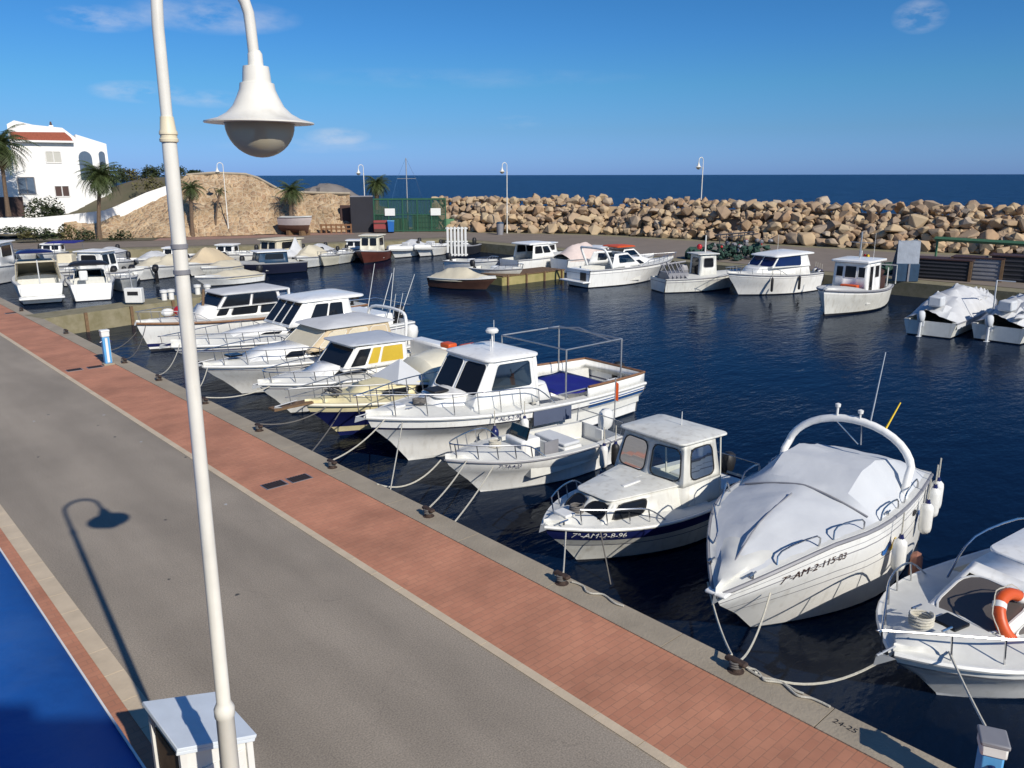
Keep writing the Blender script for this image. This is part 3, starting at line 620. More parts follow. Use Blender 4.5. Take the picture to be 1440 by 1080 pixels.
# retaining stone slope
tops = [(90, 312, 84), (140, 306, 84.5), (185, 293, 85), (230, 268, 85.5), (262, 246, 85.5), (300, 243, 85.5), (345, 245, 85.5), (362, 250, 85.5), (395, 268, 85), (412, 270.5, 85), (450, 271.5, 85.5), (492, 272.5, 86)]
bots = [(90, 336), (140, 335), (185, 334.5), (230, 334), (262, 333), (300, 332), (345, 331), (362, 330), (395, 329), (412, 328), (450, 327), (492, 326)]
rows = [[], [], [], [], [], []]
for (tx, ty, D), (bx, by) in zip(tops, bots):
    a = at(bx, by, 0.); b = atd(tx, ty, D)
    for i in range(5):
        p = a.lerp(b, i / 4); rows[i].append(p + V(0, 0, .05 if i == 0 else random.uniform(-.05, .05)))
    d = ray(tx, 246); rows[5].append(b + V(d.x, d.y, 0).normalized() * 2.5 - V(0, 0, .6))
fine = []
for i in range(len(rows) - 2):
    for s1 in range(5 if i < len(rows) - 3 else 6):
        r = []
        for k in range(len(rows[0]) - 1):
            for s2 in range(8): r.append(rows[i][k].lerp(rows[i][k + 1], s2 / 8).lerp(rows[i + 1][k].lerp(rows[i + 1][k + 1], s2 / 8), s1 / 5))
        r.append(rows[i][-1].lerp(rows[i + 1][-1], s1 / 5)); fine.append([p + V(-.3, -.8, .15) * (.42 * noise.noise(p * .55) + .28 * noise.noise(p * 1.6) + .14 * noise.noise(p * 4)) for p in r])
last = []
for k in range(len(rows[0]) - 1):
    for s2 in range(8): last.append(rows[5][k].lerp(rows[5][k + 1], s2 / 8))
fine.append(last + [rows[5][-1]]); rows = fine
q = MB(); q.grid(rows); w_ = q.build('retaining_wall', MAT['masonry'], None, 0)
tag(w_, 'sloping tan stone masonry embankment below the hill across the harbour', 'retaining wall')
# copings along its top
q = MB(); q.tube([atd(x, y - .8, D) for x, y, D in tops[4:]], .13, 5); q.build('coping', CONC, w_, 0)
# garden hill
def hill():
    N = 60; rows = []
    prof = [(-260, 303), (-60, 303), (60, 300), (95, 292), (130, 272), (160, 259), (200, 250), (240, 246), (300, 244.5), (345, 246), (372, 256), (395, 268), (430, 271), (500, 274), (545, 279)]
    def top(x):
        for a, b in zip(prof, prof[1:]):
            if a[0] <= x <= b[0]: return lerp(a[1], b[1], (x - a[0]) / (b[0] - a[0]))
        return prof[-1][1]
    for i in range(N + 1):
        x = lerp(-260, 545, i / N); r = []
        lo = .2 if x < 390 else 2.6
        zt = atd(x, top(x), 97).z
        for j, D in enumerate((86.3, 89, 92, 94.5, 97, 102, 115, 135, 150)):
            q_ = min(1, j / 4); z = lerp(lo, zt, q_ ** .9) if j <= 4 else zt - (D - 97) * .045
            if x > 500: z -= 1.0
            p = atd(x, 246, D); p.z = z + random.uniform(-.12, .12)
            if 90 < x < 395 and j == 0: p.z = lo
            r.append(p)
        rows.append(r)
    q = MB(); q.grid(rows); tag(q.build('hill', SOIL, None, 60), kind='structure')
hill()
# white curved wall on the hillside
def ribbon(name, m, pts, label, cat, th=.25):
    q = MB(); rows = []
    for x, y0, y1, D in pts:
        a = atd(x, y0, D); b = atd(x, y1, D); d = ray(x, 246); n = V(d.x, d.y, 0).normalized() * th
        b.z -= .4; rows.append([b, a, a + n, b + n])
    q.grid(rows, True); q.add(rows[0], [(0, 1, 2, 3)]); q.add(rows[-1], [(0, 1, 2, 3)])
    return tag(q.build(name, m, None, 30), label, cat)
ribbon('white_wall', WALLW, [(-120, 306, 326, 84), (-40, 306, 323, 84), (0, 305.5, 321, 84), (50, 305, 322, 84), (85, 302, 320, 84), (112, 299, 314, 84), (130, 297, 311, 84), (146, 295, 306, 84), (160, 290, 304, 84.3), (185, 279, 297, 84.6), (205, 270, 293, 84.8), (232, 261, 285, 85), (250, 256, 275, 85)], 'whitewashed wall curving up the slope below the white house', 'wall')
# low planting strip in front of the wall
def leafmass(name, m, pts, n, size, label, cat, kind=None, group=None, fl=.6):
    q = MB()
    for i in range(n):
        c, r = random.choice(pts); th = random.uniform(0, 2 * PI); ph = math.acos(random.uniform(-.3, 1)); k = random.uniform(.55, 1.05)
        p = c + V(r[0] * k * math.sin(ph) * math.cos(th), r[1] * k * math.sin(ph) * math.sin(th), r[2] * k * math.cos(ph))
        s_ = size * random.uniform(.5, 1.3); a = V(random.uniform(-1, 1), random.uniform(-1, 1), random.uniform(-fl, fl)).normalized(); b = a.cross(V(random.uniform(-1, 1), random.uniform(-1, 1), 1)).normalized()
        q.add([p - a * s_, p + b * s_ * .45, p + a * s_, p - b * s_ * .45], [(0, 1, 2, 3)])
    return tag(q.build(name, m, None, 0, fix=False), label, cat, group, kind)
def bush(x, y, D, r, h, m, label, n=700, size=.15):
    c = atd(x, y, D); leafmass('shrub', m, [(c + V(random.uniform(-r, r) * .5, random.uniform(-r, r) * .4, 0), (r * .6, r * .6, h * random.uniform(.7, 1))) for _ in range(4)], n, size, label, 'shrub', group='shrubs about the white house')
bush(56, 301, 88, 1.9, 2.0, SHRUB, 'dark green shrub beside the lower door of the white house', 1100, .16)
bush(75, 301, 88.5, 1.2, 1.0, SHRUB, 'low dark shrub on the lawn edge behind the white wall')
bush(172, 251, 98, 1.3, 1.6, SHRUB, 'round green shrub right of the house arches on the skyline')
bush(185, 250, 99, 1.4, 1.2, SHRUB2, 'olive shrub on the skyline, next to the round green one')
bush(208, 262, 92, 1.5, 1.4, SHRUB2, 'yellow green bush above the highest stretch of white wall', 450)
bush(205, 246, 102, 1.5, 1.1, SHRUB, 'dark bush on the skyline left of the lamp post pole')
bush(218, 245, 101, 1.6, 1.3, SHRUB, 'dark bush on the skyline immediately at the lamp post pole')
bush(252, 243, 100, 1.4, 1.0, SHRUB, 'flat dark bush on top of the stone embankment')
bush(272, 243.5, 100, 1.0, .5, SHRUB, 'thin low bush on the embankment crest right of the flat one')
bush(38, 331, 80, .9, .5, SHRUB2, 'small brownish shrub in the verge left of the palm', 260)
bush(62, 332, 80, 1.0, .9, SHRUB, 'dark green shrub in the roadside verge', 300)
bush(95, 331, 80, .9, 1.2, SHRUB2, 'tall yellowish bush in the roadside verge', 300)
bush(118, 333, 80, 1.2, .9, SHRUB, 'dark green hedge shrub just left of the palm trunk', 350)
bush(168, 334, 79.5, 1.3, .8, SHRUB, 'dark shrub right of the palm trunk at the foot of the stones', 320)
bush(15, 324, 83, 2.2, .5, SHRUB, 'flat green shrub under the left end of the white wall', 400)
sheet('verge', [tuple(at(-120, 341)[:2]), tuple(at(100, 340)[:2]), tuple(at(215, 337.5)[:2]), tuple(at(225, 334)[:2]), tuple(at(-120, 322)[:2])], .03, SOIL)
# shore rocks beyond the low wall
for i, (x, y, r) in enumerate(((432, 270, 1.6), (446, 267, 2.0), (462, 266, 2.4), (478, 270, 2.0), (490, 273, 1.5))):
    c = atd(x, y, 100); q = MB(); q.blob(c - V(0, 0, .6), (r, r * .8, r * .55), 10, 7, .12)
    tag(q.build('shore_rock', COASTR, None, 30), 'grey shore rock showing over the low wall, %s' % ('behind the palm', 'second from the palm', 'the widest, mid row', 'right of the widest', 'nearest the dark shed wall')[i], 'rock', 'grey rocks behind the low wall')

# ---------------- breakwater boulders
def boulder(seed):
    rnd = random.Random(seed); bm = bmesh.new()
    sx, sy, sz = rnd.uniform(.75, 1.15), rnd.uniform(.6, .95), rnd.uniform(.5, .8)
    for _ in range(15):
        v = V(rnd.gauss(0, 1), rnd.gauss(0, 1), rnd.gauss(0, 1)).normalized() * rnd.uniform(.85, 1.05); bm.verts.new((v.x * sx, v.y * sy, v.z * sz))
    r = bmesh.ops.convex_hull(bm, input=bm.verts); 
    bmesh.ops.delete(bm, geom=[v for v in bm.verts if not v.link_faces], context='VERTS')
    bmesh.ops.bevel(bm, geom=list(bm.edges), offset=.05, segments=1, affect='EDGES', clamp_overlap=True)
    me = bpy.data.meshes.new('boulder'); bm.to_mesh(me); bm.free(); me.materials.append(MAT['boulder_stone']); return me
RM = [boulder(i) for i in range(14)]
def bwpoint(s_):
    for a, b in zip(BW, BW[1:]):
        l = (b - a).length
        if s_ <= l: d = (b - a) / l; return a + d * s_, V(-d.y, d.x, 0)
        s_ -= l
    return BW[-1], V(1, 0, 0)
core = MB(); rows = []
for i in range(60):
    p, n = bwpoint(i * 1.65); rows.append([p + n * .6 + V(0, 0, -1), p + n * .8 + V(0, 0, .1), p + n * 3.3 + V(0, 0, 2.5), p + n * 6 + V(0, 0, 2.4), p + n * 11 + V(0, 0, -2)])
core.grid(rows); tag(core.build('breakwater_core', MAT['rubble_stone'], None, 0), kind='structure')
cnt = 0; rest = MB()
rr = random.Random(3)
s_ = .4
def put(p, sc):
    global cnt
    p = V(p.x, p.y, p.z * 1.06)
    me = rr.choice(RM); rot = (rr.uniform(-.5, .5), rr.uniform(-.5, .5), rr.uniform(0, 6.28))
    if cnt < 298:
        o = bpy.data.objects.new('boulder', me); COL.objects.link(o); o.location = p; o.rotation_euler = rot; o.scale = (sc, sc, sc * rr.uniform(.85, 1.15))
        tag(o, 'rough tan boulder in the heaped breakwater along the far side of the harbour', 'boulder', 'boulders of the breakwater'); cnt += 1
    else:
        from mathutils import Euler
        M = Matrix.Translation(p) @ Euler(rot).to_matrix().to_4x4(); rest.add([M @ (v.co * sc) for v in me.vertices], [tuple(f.vertices) for f in me.polygons])
Ltot = 62.
for lv, (off, z, st) in enumerate(((2.9, 2.75, 1.0), (.35, .35, 1.15), (1.9, 2.0, 1.1), (1.1, 1.15, 1.1), (4.2, 2.85, 1.2))):
    s_ = rr.uniform(0, 1)
    while s_ < Ltot:
        p, n = bwpoint(s_); sc = rr.choice((.5, .6, .65, .72, .8, .95) if lv != 0 else (.55, .6, .68, .75))
        put(p + n * (off + rr.uniform(-.25, .25)) + V(0, 0, z + (rr.uniform(-.15, .15) if lv else .62 - .62 * sc + rr.uniform(-.05, .05) - .18)), sc); s_ += st * rr.uniform(.75, 1.15) * (sc + .2)
for k in range(1000):
    p, n = bwpoint(rr.uniform(0, Ltot)); cnt = 999
    q_ = rr.uniform(0, 1); put(p + n * (lerp(.2, 3., q_)) + V(0, 0, lerp(.1, 2.8, q_)), rr.uniform(.3, .65))
cnt = 999
for k in range(70):
    p, n = bwpoint(rr.uniform(0, 95)); put(p + n * rr.uniform(5, 9) + V(0, 0, rr.uniform(.3, 1.8)), rr.uniform(.7, 1.1))
for k in range(90):
    s_ = rr.uniform(62, 95); p, n = bwpoint(s_); q_ = rr.random(); put(p + n * lerp(.4, 3.5, q_) + V(0, 0, lerp(.3, 2.7, q_)), rr.uniform(.7, 1.1))
tag(rest.build('breakwater_rubble', MAT['boulder_stone'], None, 0, fix=False), 'smaller tan rubble filling the gaps of the breakwater', 'rubble', kind='stuff')
print('boulders', cnt)

# ---------------- street lamps
def street_lamp(loc, arm_dir, label, hi=True):
    t = thing('street_lamp', label, 'street lamp', loc, 0, 'swan neck street lamps'); a = V(math.cos(arm_dir), math.sin(arm_dir), 0); n = 16 if hi else 8
    q = MB(); q.lathe([(.085, 0), (.085, .04), (.07, .05), (.060, 1.92), (.068, 1.93), (.068, 1.99), (.058, 2.01), (.047, 2.04), (.043, 3.4), (.041, 5.6), (.040, 5.69)], n=n)
    q.build('pole', LAMPW, t)
    q = MB()
    for z, r in ((4.95, .048), (5.10, .048)): q.lathe([(r - .012, z - .018), (r, z - .012), (r, z + .012), (r - .012, z + .018)], n=n)
    q.each('pole_band', GREYP if hi else LAMPW, t)
    q = MB().lathe([(.040, 5.68), (.050, 5.685), (.051, 5.70), (.046, 5.705), (.045, 5.72), (.050, 5.725), (.049, 5.74), (.043, 5.75), (.036, 5.82)], n=n); q.build('pole_collar', LAMPY, t)
    r = .265; pts = [V(0, 0, 5.76), V(0, 0, 6.1), V(0, 0, 6.3)] + [V(0, 0, 6.36) + a * r * (1 - math.cos(x)) + V(0, 0, r * 1.05 * math.sin(x)) for x in [PI * i / 14 for i in range(1, 14)]] + [V(0, 0, 6.34) + a * 2 * r, V(0, 0, 6.25) + a * (2 * r + .005), V(0, 0, 6.14) + a * (2 * r + .01)]
    MB().tube(pts, .032, 12 if hi else 6).build('swan_neck', LAMPW, t)
    c = a * .545
    MB().lathe([(.03, 6.22), (.042, 6.2), (.045, 6.135), (.075, 6.13), (.08, 6.09), (.084, 6.04), (.10, 6.035), (.105, 6.0), (.122, 5.96), (.15, 5.905), (.19, 5.865), (.245, 5.835), (.322, 5.815), (.322, 5.807), (.21, 5.807)], c, 32 if hi else 12, cap=False).build('lamp_shade', LAMPW, t)
    g = MB().lathe([(.205, 5.808)] + [(.205 * math.cos(x), 5.808 - .2 * math.sin(x)) for x in [PI / 2 * i / 9 for i in range(1, 9)]] + [(.0, 5.608)], c, 28 if hi else 10, cap=False).build('globe', MAT['globe'], t)
    MB().lathe([(.03, 5.82), (.03, 5.74), (.045, 5.72), (.045, 5.69), (.0, 5.67)], c, 12).build('bulb', WHITEP, t)
    if hi: t.rotation_mode = 'QUATERNION'; t.rotation_quaternion = Matrix.Rotation(R(-.45) , 3, V(.674, .738, 0)).to_quaternion() if False else Matrix.Rotation(R(.45), 3, V(.674, .738, 0)).to_quaternion(); t.location = V(loc[0] - .025, loc[1] + .023, 0)
    return t
street_lamp((1.76, 4.82, 0), -.03, 'tall white swan neck street lamp in the foreground at the white cabinet')
l2 = street_lamp(at(713, 328), PI * .95, 'far street lamp at the foot of the boulders, behind the pontoon', False)
l3 = dup(l2, at(983, 331), None, 'far street lamp standing before the boulders above the workboat'); l3.scale = (1.05, 1.05, 1.06)
l4 = dup(l2, at(322, 331), None, 'street lamp against the stone embankment between two palms'); l4.scale = (1.0,) * 3
l6 = dup(l2, at(512, 322), None, 'street lamp rising behind the dark shed, left of the bushy palm'); l6.location = atd(512, 262, 84); l6.location.z = 0; l6.scale = (.98,) * 3

# ---------------- white meter cabinet beside the lamp
def cabinet():
    w, d, h0, h1 = .62, .77, 1.3, 1.1; sl = math.atan((h0 - h1) / w)
    t = thing('meter_cabinet', 'white metal service cabinet with a sloping overhanging top behind the near lamp post', 'cabinet', V(1.93, 5.93, 0))
    MB().box((0, 0, .045), (w * .86, d * .88, .09)).build('plinth', CONC, t, bevel=.01)
    q = MB()
    for sx in (-1, 1):
        zt = (h0 + h1) / 2 - sx * .42 * (h0 - h1) - .03
        for sy in (-1, 1): q.box((sx * w * .42, sy * d * .43, (zt + .09) / 2), (.05, .05, zt - .09))
    q.each('corner_post', WHITEP, t)
    x = w * .41; zl, zr = (h0 + h1) / 2 + .41 * (h0 - h1) - .04, (h0 + h1) / 2 - .41 * (h0 - h1) - .04
    MB().prism([V(-x, -d * .41, .09), V(x, -d * .41, .09), V(x, -d * .41, zr), V(-x, -d * .41, zl)], (0, d * .82, 0)).build('body', WHITEP, t, 0)
    MB().box((-x - .008, 0, .62), (.012, d * .70, .95)).build('side_panel', WOOD, t)
    for k, xx in enumerate((-.12, .12)):
        dr = MB().box((xx, -d * .41 - .01, .56), (.21, .016, .84)).build('door', WHITEP, t, bevel=.004)
        if k == 0: MB().box((.08, -d * .41 - .13 * 0 - .012, 0), (.015, .02, .12)).build('handle', STEEL, dr).location = (xx, 0, .6)
    M = Matrix.Translation((0, 0, (h0 + h1) / 2 - .015)) @ Matrix.Rotation(sl, 4, 'Y'); k = MB().box((0, 0, 0), (w / math.cos(sl), d, .03)).box((0, -d / 2 + .012, -.03), (w / math.cos(sl) - .01, .02, .03)); q = MB(); q.add([M @ p for p in k.v], k.f)
    q.build('roof', mat('pale_blue_white_enamel', (.66, .72, .78), .35, var=.12, vscale=4), t, bevel=.005)
cabinet()
# ---------------- blue awning below the viewpoint
def awning():
    z = 3.0; k = (H - z) / H; X = 1.78 * k
    t = thing('blue_awning', 'flat bright blue awning with a thin white edge beside the road', 'awning', (0, 0, 0))
    q = MB(); rows = []
    for j in range(25):
        y = lerp(-4.5, 9.5, j / 24); rows.append([V(lerp(-4.0, X, i / 8), y, z + .012 * math.sin(j * 1.3 + i * .9) * (1 if 0 < i < 8 else 0)) for i in range(9)])
    q.grid(rows); q.build('fabric', MAT['blue_awning_fabric'], t, 80, solid=.02)
    q = MB().box((X + .006, 2.5, z - .02), (.010, 14, .05)); q.build('edge_trim', WHITEP, t)
    q = MB()
    for y in (9.3, 5.5): q.box((X - .3, y, z / 2 - .02), (.06, .06, z - .04))
    for y in (9.3, 5.5): q.box((-1.8, y, z - .06), (4.0, .05, .06))
    q.build('frame', GALV, t)
awning()
# the building behind the viewpoint, whose roof corner shades the awning
def house_behind():
    e = V(.738, -.674, 0); b = V(-.674, -.738, 0); c = V(.1, -3.95, 0)
    t = thing('terrace_building', 'white building behind the viewpoint that shades the awning', 'building')
    p = [c, c - e * 9, c - e * 9 + b * 8, c + b * 8]
    q = MB(); q.prism(p, (0, 0, 8.0)); q.build('wall', WALLW, t, 0)
    q = MB(); k = c - e * .55 ; q.prism([k + b * .05, k - e * .9 + b * .05, k - e * .9 + b * .7, k + b * .7], (0, 0, 8.12)); q.build('chimney', WALLW, t, 0)
house_behind()

# ---------------- house on the hill
def white_house():
    D = 95.; o = atd(20, 300, D); d = ray(20, 246); fw = V(d.x, d.y, 0).normalized(); rt = V(fw.y, -fw.x, 0)
    PX = D * .765 / 1130.; P = D * .872 / 1130.
    o.z = atd(20, 303, D).z
    t = thing('white_house', 'white two storey house with red tile strip and arches on the hillside', 'house', o, math.atan2(rt.y, rt.x))
    z0 = 303
    def xz(x, y): return ((x - 20) * PX, (z0 - y) * P)
    def block(name, pts, y, dep, m, par=t):
        q = MB(); q.prism([V(xz(*p)[0], y, xz(*p)[1]) for p in pts], (0, dep, 0)); return q.build(name, m, par, 0)
    # main mass: front gable wall, right wing sloping
    main = block('wall', [(28, 310), (118, 310), (118, 200), (101, 187), (62, 184), (38, 179), (28, 184)], 0, 9, WALLW)
    block('wall', [(118, 310), (160, 310), (160, 207), (118, 195)], .15, 8, WALLW)
    block('wall', [(-8, 310), (29, 310), (29, 255), (24, 207), (5, 207), (-2, 240), (-8, 250)], -1.2, 5, WALLW)
    rf = block('tile_roof', [(33, 204), (113, 204), (110, 199), (103, 193), (30, 194)], -.5, .48, TILE)
    block('eave', [(33, 206.5), (114, 206.5), (114, 204), (33, 204)], -.55, .5, WALLW)
    ch = block('chimney', [(85, 187), (91, 187), (91, 182), (85, 182)], 3, .6, WALLW)
    block('chimney_cap', [(86, 182), (90, 182), (89, 177), (87, 177)], 3.1, .4, BROWND, ch)
    block('vent', [(9, 215), (19, 215), (17, 209), (11, 209)], -1.26, .04, BROWND)
    def win(x0, x1, y0, y1, m, fm, yy=0, arch=False):
        if arch:
            c = (x0 + x1) / 2; r = (x1 - x0) / 2; pts = [(x1, y1), (x1, y0 + r)] + [(c + r * math.cos(a), y0 + r - r * math.sin(a)) for a in [PI * i / 8 for i in range(1, 8)]] + [(x0, y0 + r), (x0, y1)]
        else: pts = [(x0, y1), (x1, y1), (x1, y0), (x0, y0)]
        w = block('window' if not arch else 'arch_opening', pts, yy - .02, .04, m)
        if not arch:
            q = MB()
            for a, b in (((x0, y0), (x1, y0)), ((x0, y1), (x1, y1)), ((x0, y0), (x0, y1)), ((x1, y0), (x1, y1)), (((x0 + x1) / 2, y0), ((x0 + x1) / 2, y1))):
                p0 = xz(*a); p1 = xz(*b); q.tube([V(p0[0], yy - .04, p0[1]), V(p1[0], yy - .04, p1[1])], .05, 4)
            q.build('frame', fm, w)
        return w
    win(73, 94, 218, 233, SHUT, WALLW); win(79, 99, 263.5, 278, BROWND, WALLW); win(31, 53, 252, 274, SHADEW, GREYP)
    win(118, 137, 217, 256, SHADEW, None, .15, True); win(147, 156, 217, 246, SHADEW, None, .15, True)  # dark panels on the wall, painting the shade inside the arches
    g = block('garage_door', [(-6, 303), (34, 303), (34, 277), (-6, 277)], -1.24, .04, BROWND)
white_house()

# ---------------- palms
def palm_mesh(seed, n=34, L=1.9, droop=1.0, dead=8):
    rnd = random.Random(seed); q = MB(); qd = MB()
    for i in range(n + dead):
        isd = i >= n; az = i * 2.399 + rnd.uniform(-.2, .2); el = R(rnd.uniform(-45, -75)) if isd else R(lerp(75, -35, (i / n) ** .9)); l = L * rnd.uniform(.75, 1.1) * (.7 if isd else 1)
        d = V(math.cos(az), math.sin(az), 0); side = V(-math.sin(az), math.cos(az), 0); pts = []; p = V(0, 0, 0); e = el; st = l / 8
        for k in range(9): pts.append(p.copy()); p = p + (d * math.cos(e) + V(0, 0, math.sin(e))) * st; e -= .17 * droop
        tgt = qd if isd else q
        for k in range(1, 9):
            w_ = .5 * math.sin(PI * min(1, (k + 1.2) / 10)) * L / 1.9; a = pts[k - 1]; b = pts[k]
            for sd in (-1, 1):
                for h_ in (0, .5):
                    s0 = a.lerp(b, h_); tp = s0 + side * sd * w_ + (b - a) * 1.3 - V(0, 0, .12 * w_ / .4 + rnd.uniform(0, .12)); q2 = s0 + (b - a) * .38
                    tgt.add([s0, tp, q2], [(0, 1, 2)])
        tgt.tube(pts[:-1], [.03 * (1 - k / 9) + .006 for k in range(8)], 3)
    return q, qd
def palm(x, yb, ytop, D, label, lean=0., L=1.9, seed=1, zbase=None, n=60, dead=28, tr=.19):
    b = atd(x, yb, D); b.z = zbase if zbase is not None else b.z; top = atd(x + lean, ytop, D); h = top.z - b.z
    t = thing('palm_tree', label, 'palm tree', b, 0, 'palms around the harbour'); off = top - b
    pts = [V(off.x * (k / 6) ** 1.5, off.y * (k / 6) ** 1.5, h * k / 6) for k in range(7)]
    MB().tube(pts, [tr * 1.35, tr, tr * .9, tr * .85, tr * .85, tr, tr * 1.25], 8).build('trunk', TRUNK, t)
    q, qd = palm_mesh(seed, n=n, L=L, dead=dead)
    for m_, mm, nm in ((q, LEAF, 'crown'), (qd, LEAFD, 'dry_fronds')):
        m_.v = [v + pts[-1] for v in m_.v]; m_.build(nm, mm, t, 0, fix=False)
palm(12, 303, 203, 88, 'tall palm at the left picture edge before the white house', lean=-12, L=3.0, seed=2, n=40)
palm(140, 336, 247, 81, 'palm with tan trunk in front of the curved white wall', lean=1, L=2.2, seed=3, zbase=0, n=70, dead=30)
palm(271, 333, 264, 81, 'short palm against the stones right of the near lamp post', lean=-3, L=1.5, seed=4, zbase=0, n=30)
palm(410, 328, 268, 82, 'drooping palm at the corner of the stone embankment beside the hauled out boat', L=1.8, seed=5, zbase=0, n=36, dead=26, tr=.26)
palm(530, 300, 259, 92, 'bushy palm behind the green fence', L=1.7, seed=6, n=60, dead=14, tr=.3)
palm(303, 330, 268, 81.5, 'small thin palm close to the lamp against the stones', L=.7, seed=7, zbase=0, n=12, dead=6, tr=.1, lean=6)

# ---------------- boat yard beyond the harbour
def yard():
    a = at(527, 326); b = at(627, 326); 
    a = atd(527, 326, 82.5); b = atd(627, 326, 82.5); a.z = b.z = 0; u = (b - a); L = u.length; ang = math.atan2(u.y, u.x)
    t = thing('yard_fence', 'tall dark green mesh fence with two white signs around the boat yard', 'fence', a, ang); hh = atd(560, 279, 82.5).z
    q = MB(); n = 5
    for i in range(n + 1): q.box((L * i / n, 0, hh / 2), (.12, .10, hh))
    for i in range(22): q.box((L * (i + .5) / 22, .02, hh / 2), (.03, .03, hh))
    q.box((L / 2, 0, hh - .05), (L + .1, .14, .16)); q.box((L / 2, 0, hh * .52), (L, .06, .07)); q.box((L / 2, 0, .12), (L, .06, .1)); q.build('frame', GREEN, t)
    me = bpy.data.materials.new('fence_mesh'); me.use_nodes = True; nt = me.node_tree; bs = nt.nodes['Principled BSDF']; bs.inputs['Base Color'].default_value = (.02, .07, .045, 1); bs.inputs['Roughness'].default_value = .7; bs.inputs['Alpha'].default_value = .38
    MB().box((L / 2, .04, hh / 2), (L, .02, hh - .15)).build('mesh_panel', me, t)
    for x0 in (.22, .86): MB().box((L * x0, -.09, hh * .60), (1.0, .04, .7)).build('sign', WHITEP, t, bevel=.01)
    # things stored behind it
    st = thing('storage_box', 'pale green stacked boxes behind the mesh fence', 'storage box', a + u * .72 + V(.6, .9, 0), ang)
    MB().box((0, 0, .8), (2.6, 1.2, 1.6)).box((-2.6, 0, .65), (1.6, 1.1, 1.3)).box((2.4, 0, .6), (1.0, 1.0, 1.2)).build('crate_stack', GREENL, st, bevel=.04)
    MB().box((0, -.62, .9), (2.3, .05, .1)).box((0, -.62, .4), (2.3, .05, .1)).each('batten', GREEN, st)
    # corrugated dark side
    d0, d1 = atd(494, 326, 82), atd(526, 326, 82.4); d0.z = d1.z = 0; w = d1 - d0; n = 26; rows = []
    z1 = atd(500, 276, 82).z; nn = V(-w.y, w.x, 0).normalized()
    for k in range(n * 2 + 1):
        p = d0 + w * k / (2 * n) + nn * (.04 if k % 2 else 0); rows.append([p, p + V(0, 0, z1)])
    q = MB(); q.grid(rows); o = q.build('shed_wall', DGREY, None, 0, solid=.05); tag(o, 'dark grey sheet metal wall left of the green fence', 'shed wall')
    MB().tube([d0 + V(0, 0, z1), d1 + V(0, 0, z1)], .07, 5).build('top_trim', GREYP, o)
    # red container, blue bin, person sized items before it
    p = atd(536, 327, 81.5); p.z = 0; s1 = thing('red_crate', 'faded red crate at the left end of the green fence', 'crate', p, ang)
    MB().box((0, 0, .65), (1.4, .8, 1.1)).build('box', mat('faded_red', (.28, .05, .05), .7), s1, bevel=.04); MB().box((0, -.42, .25), (1.3, .04, .3)).box((0, -.42, .95), (1.3, .04, .12)).build('slat', BROWND, s1)
    p = atd(550, 328, 81); p.z = 0; s2 = thing('wheeled_bin', 'blue wheeled bin before the green fence', 'bin', p, ang)
    MB().box((0, 0, .62), (.55, .6, 1.0), taper=1.15).build('body', BLUE, s2, bevel=.03); MB().box((0, 0, 1.17), (.7, .75, .08)).build('lid', CYAN, s2, bevel=.02)
    MB().tube([V(-.3, .28, .12), V(.3, .28, .12)], .11, 10).build('wheel', BLACK, s2)
    # short post at brown door
    p = atd(487, 314, 84); 
    q = MB().box((0, 0, 1.3), (1.1, .5, 2.6)); o = q.build('rusty_tank', BROWND, None, bevel=.05); p.z = 0; o.location = p; o.rotation_euler = (0, 0, ang); tag(o, 'rust brown upright tank between the stone wall and dark shed', 'tank')
    # low brown timber fence
    f0, f1 = atd(452, 328, 82), atd(494, 327, 81.5); f0.z = f1.z = 0; w = f1 - f0
    t2 = thing('timber_rail', 'low brown timber rail right of the hauled out boat', 'fence', f0, math.atan2(w.y, w.x)); l = w.length
    q = MB()
    for i in range(7): q.box((l * i / 6, 0, .45), (.14, .14, .9))
    q.each('post', TEAK, t2); MB().box((l / 2, -.08, .8), (l, .06, .16)).box((l / 2, -.08, .42), (l, .06, .14)).build('rail', TEAK, t2)
yard()
def mast_boat():
    p = atd(574, 326, 84.5); p.z = 0
    t = thing('sailing_mast', 'tall thin grey yacht mast rising behind the green fence', 'mast', p); top = atd(571, 222, 84.5).z
    MB().tube([V(0, 0, 0), V(0, 0, top)], [.09, .05], 8).build('spar', GALV, t)
    MB().tube([V(-.8, .5, top * .72), V(.8, -.5, top * .72)], .03, 5).build('spreader', GALV, t)
    q = MB()
    for a in ((-1.9, 1.2), (1.9, -1.2)): q.tube([V(a[0], a[1], .5), V(a[0] * .42, a[1] * .42, top * .72), V(0, 0, top)], .014, 4)
    q.each('stay', STEEL, t)
mast_boat()
# small lattice mast by the lamp (vertical gear), bins by the lamp
p = at(703, 330); g = thing('waste_bin', 'grey bin at the foot of the far lamp before the boulders', 'bin', p)
MB().lathe([(.3, 0), (.36, 1.0), (.36, 1.05)], n=14).build('body', GREYP, g); MB().lathe([(.38, 1.05), (.3, 1.18), (.0, 1.22)], n=14).build('lid', DBLUE, g)

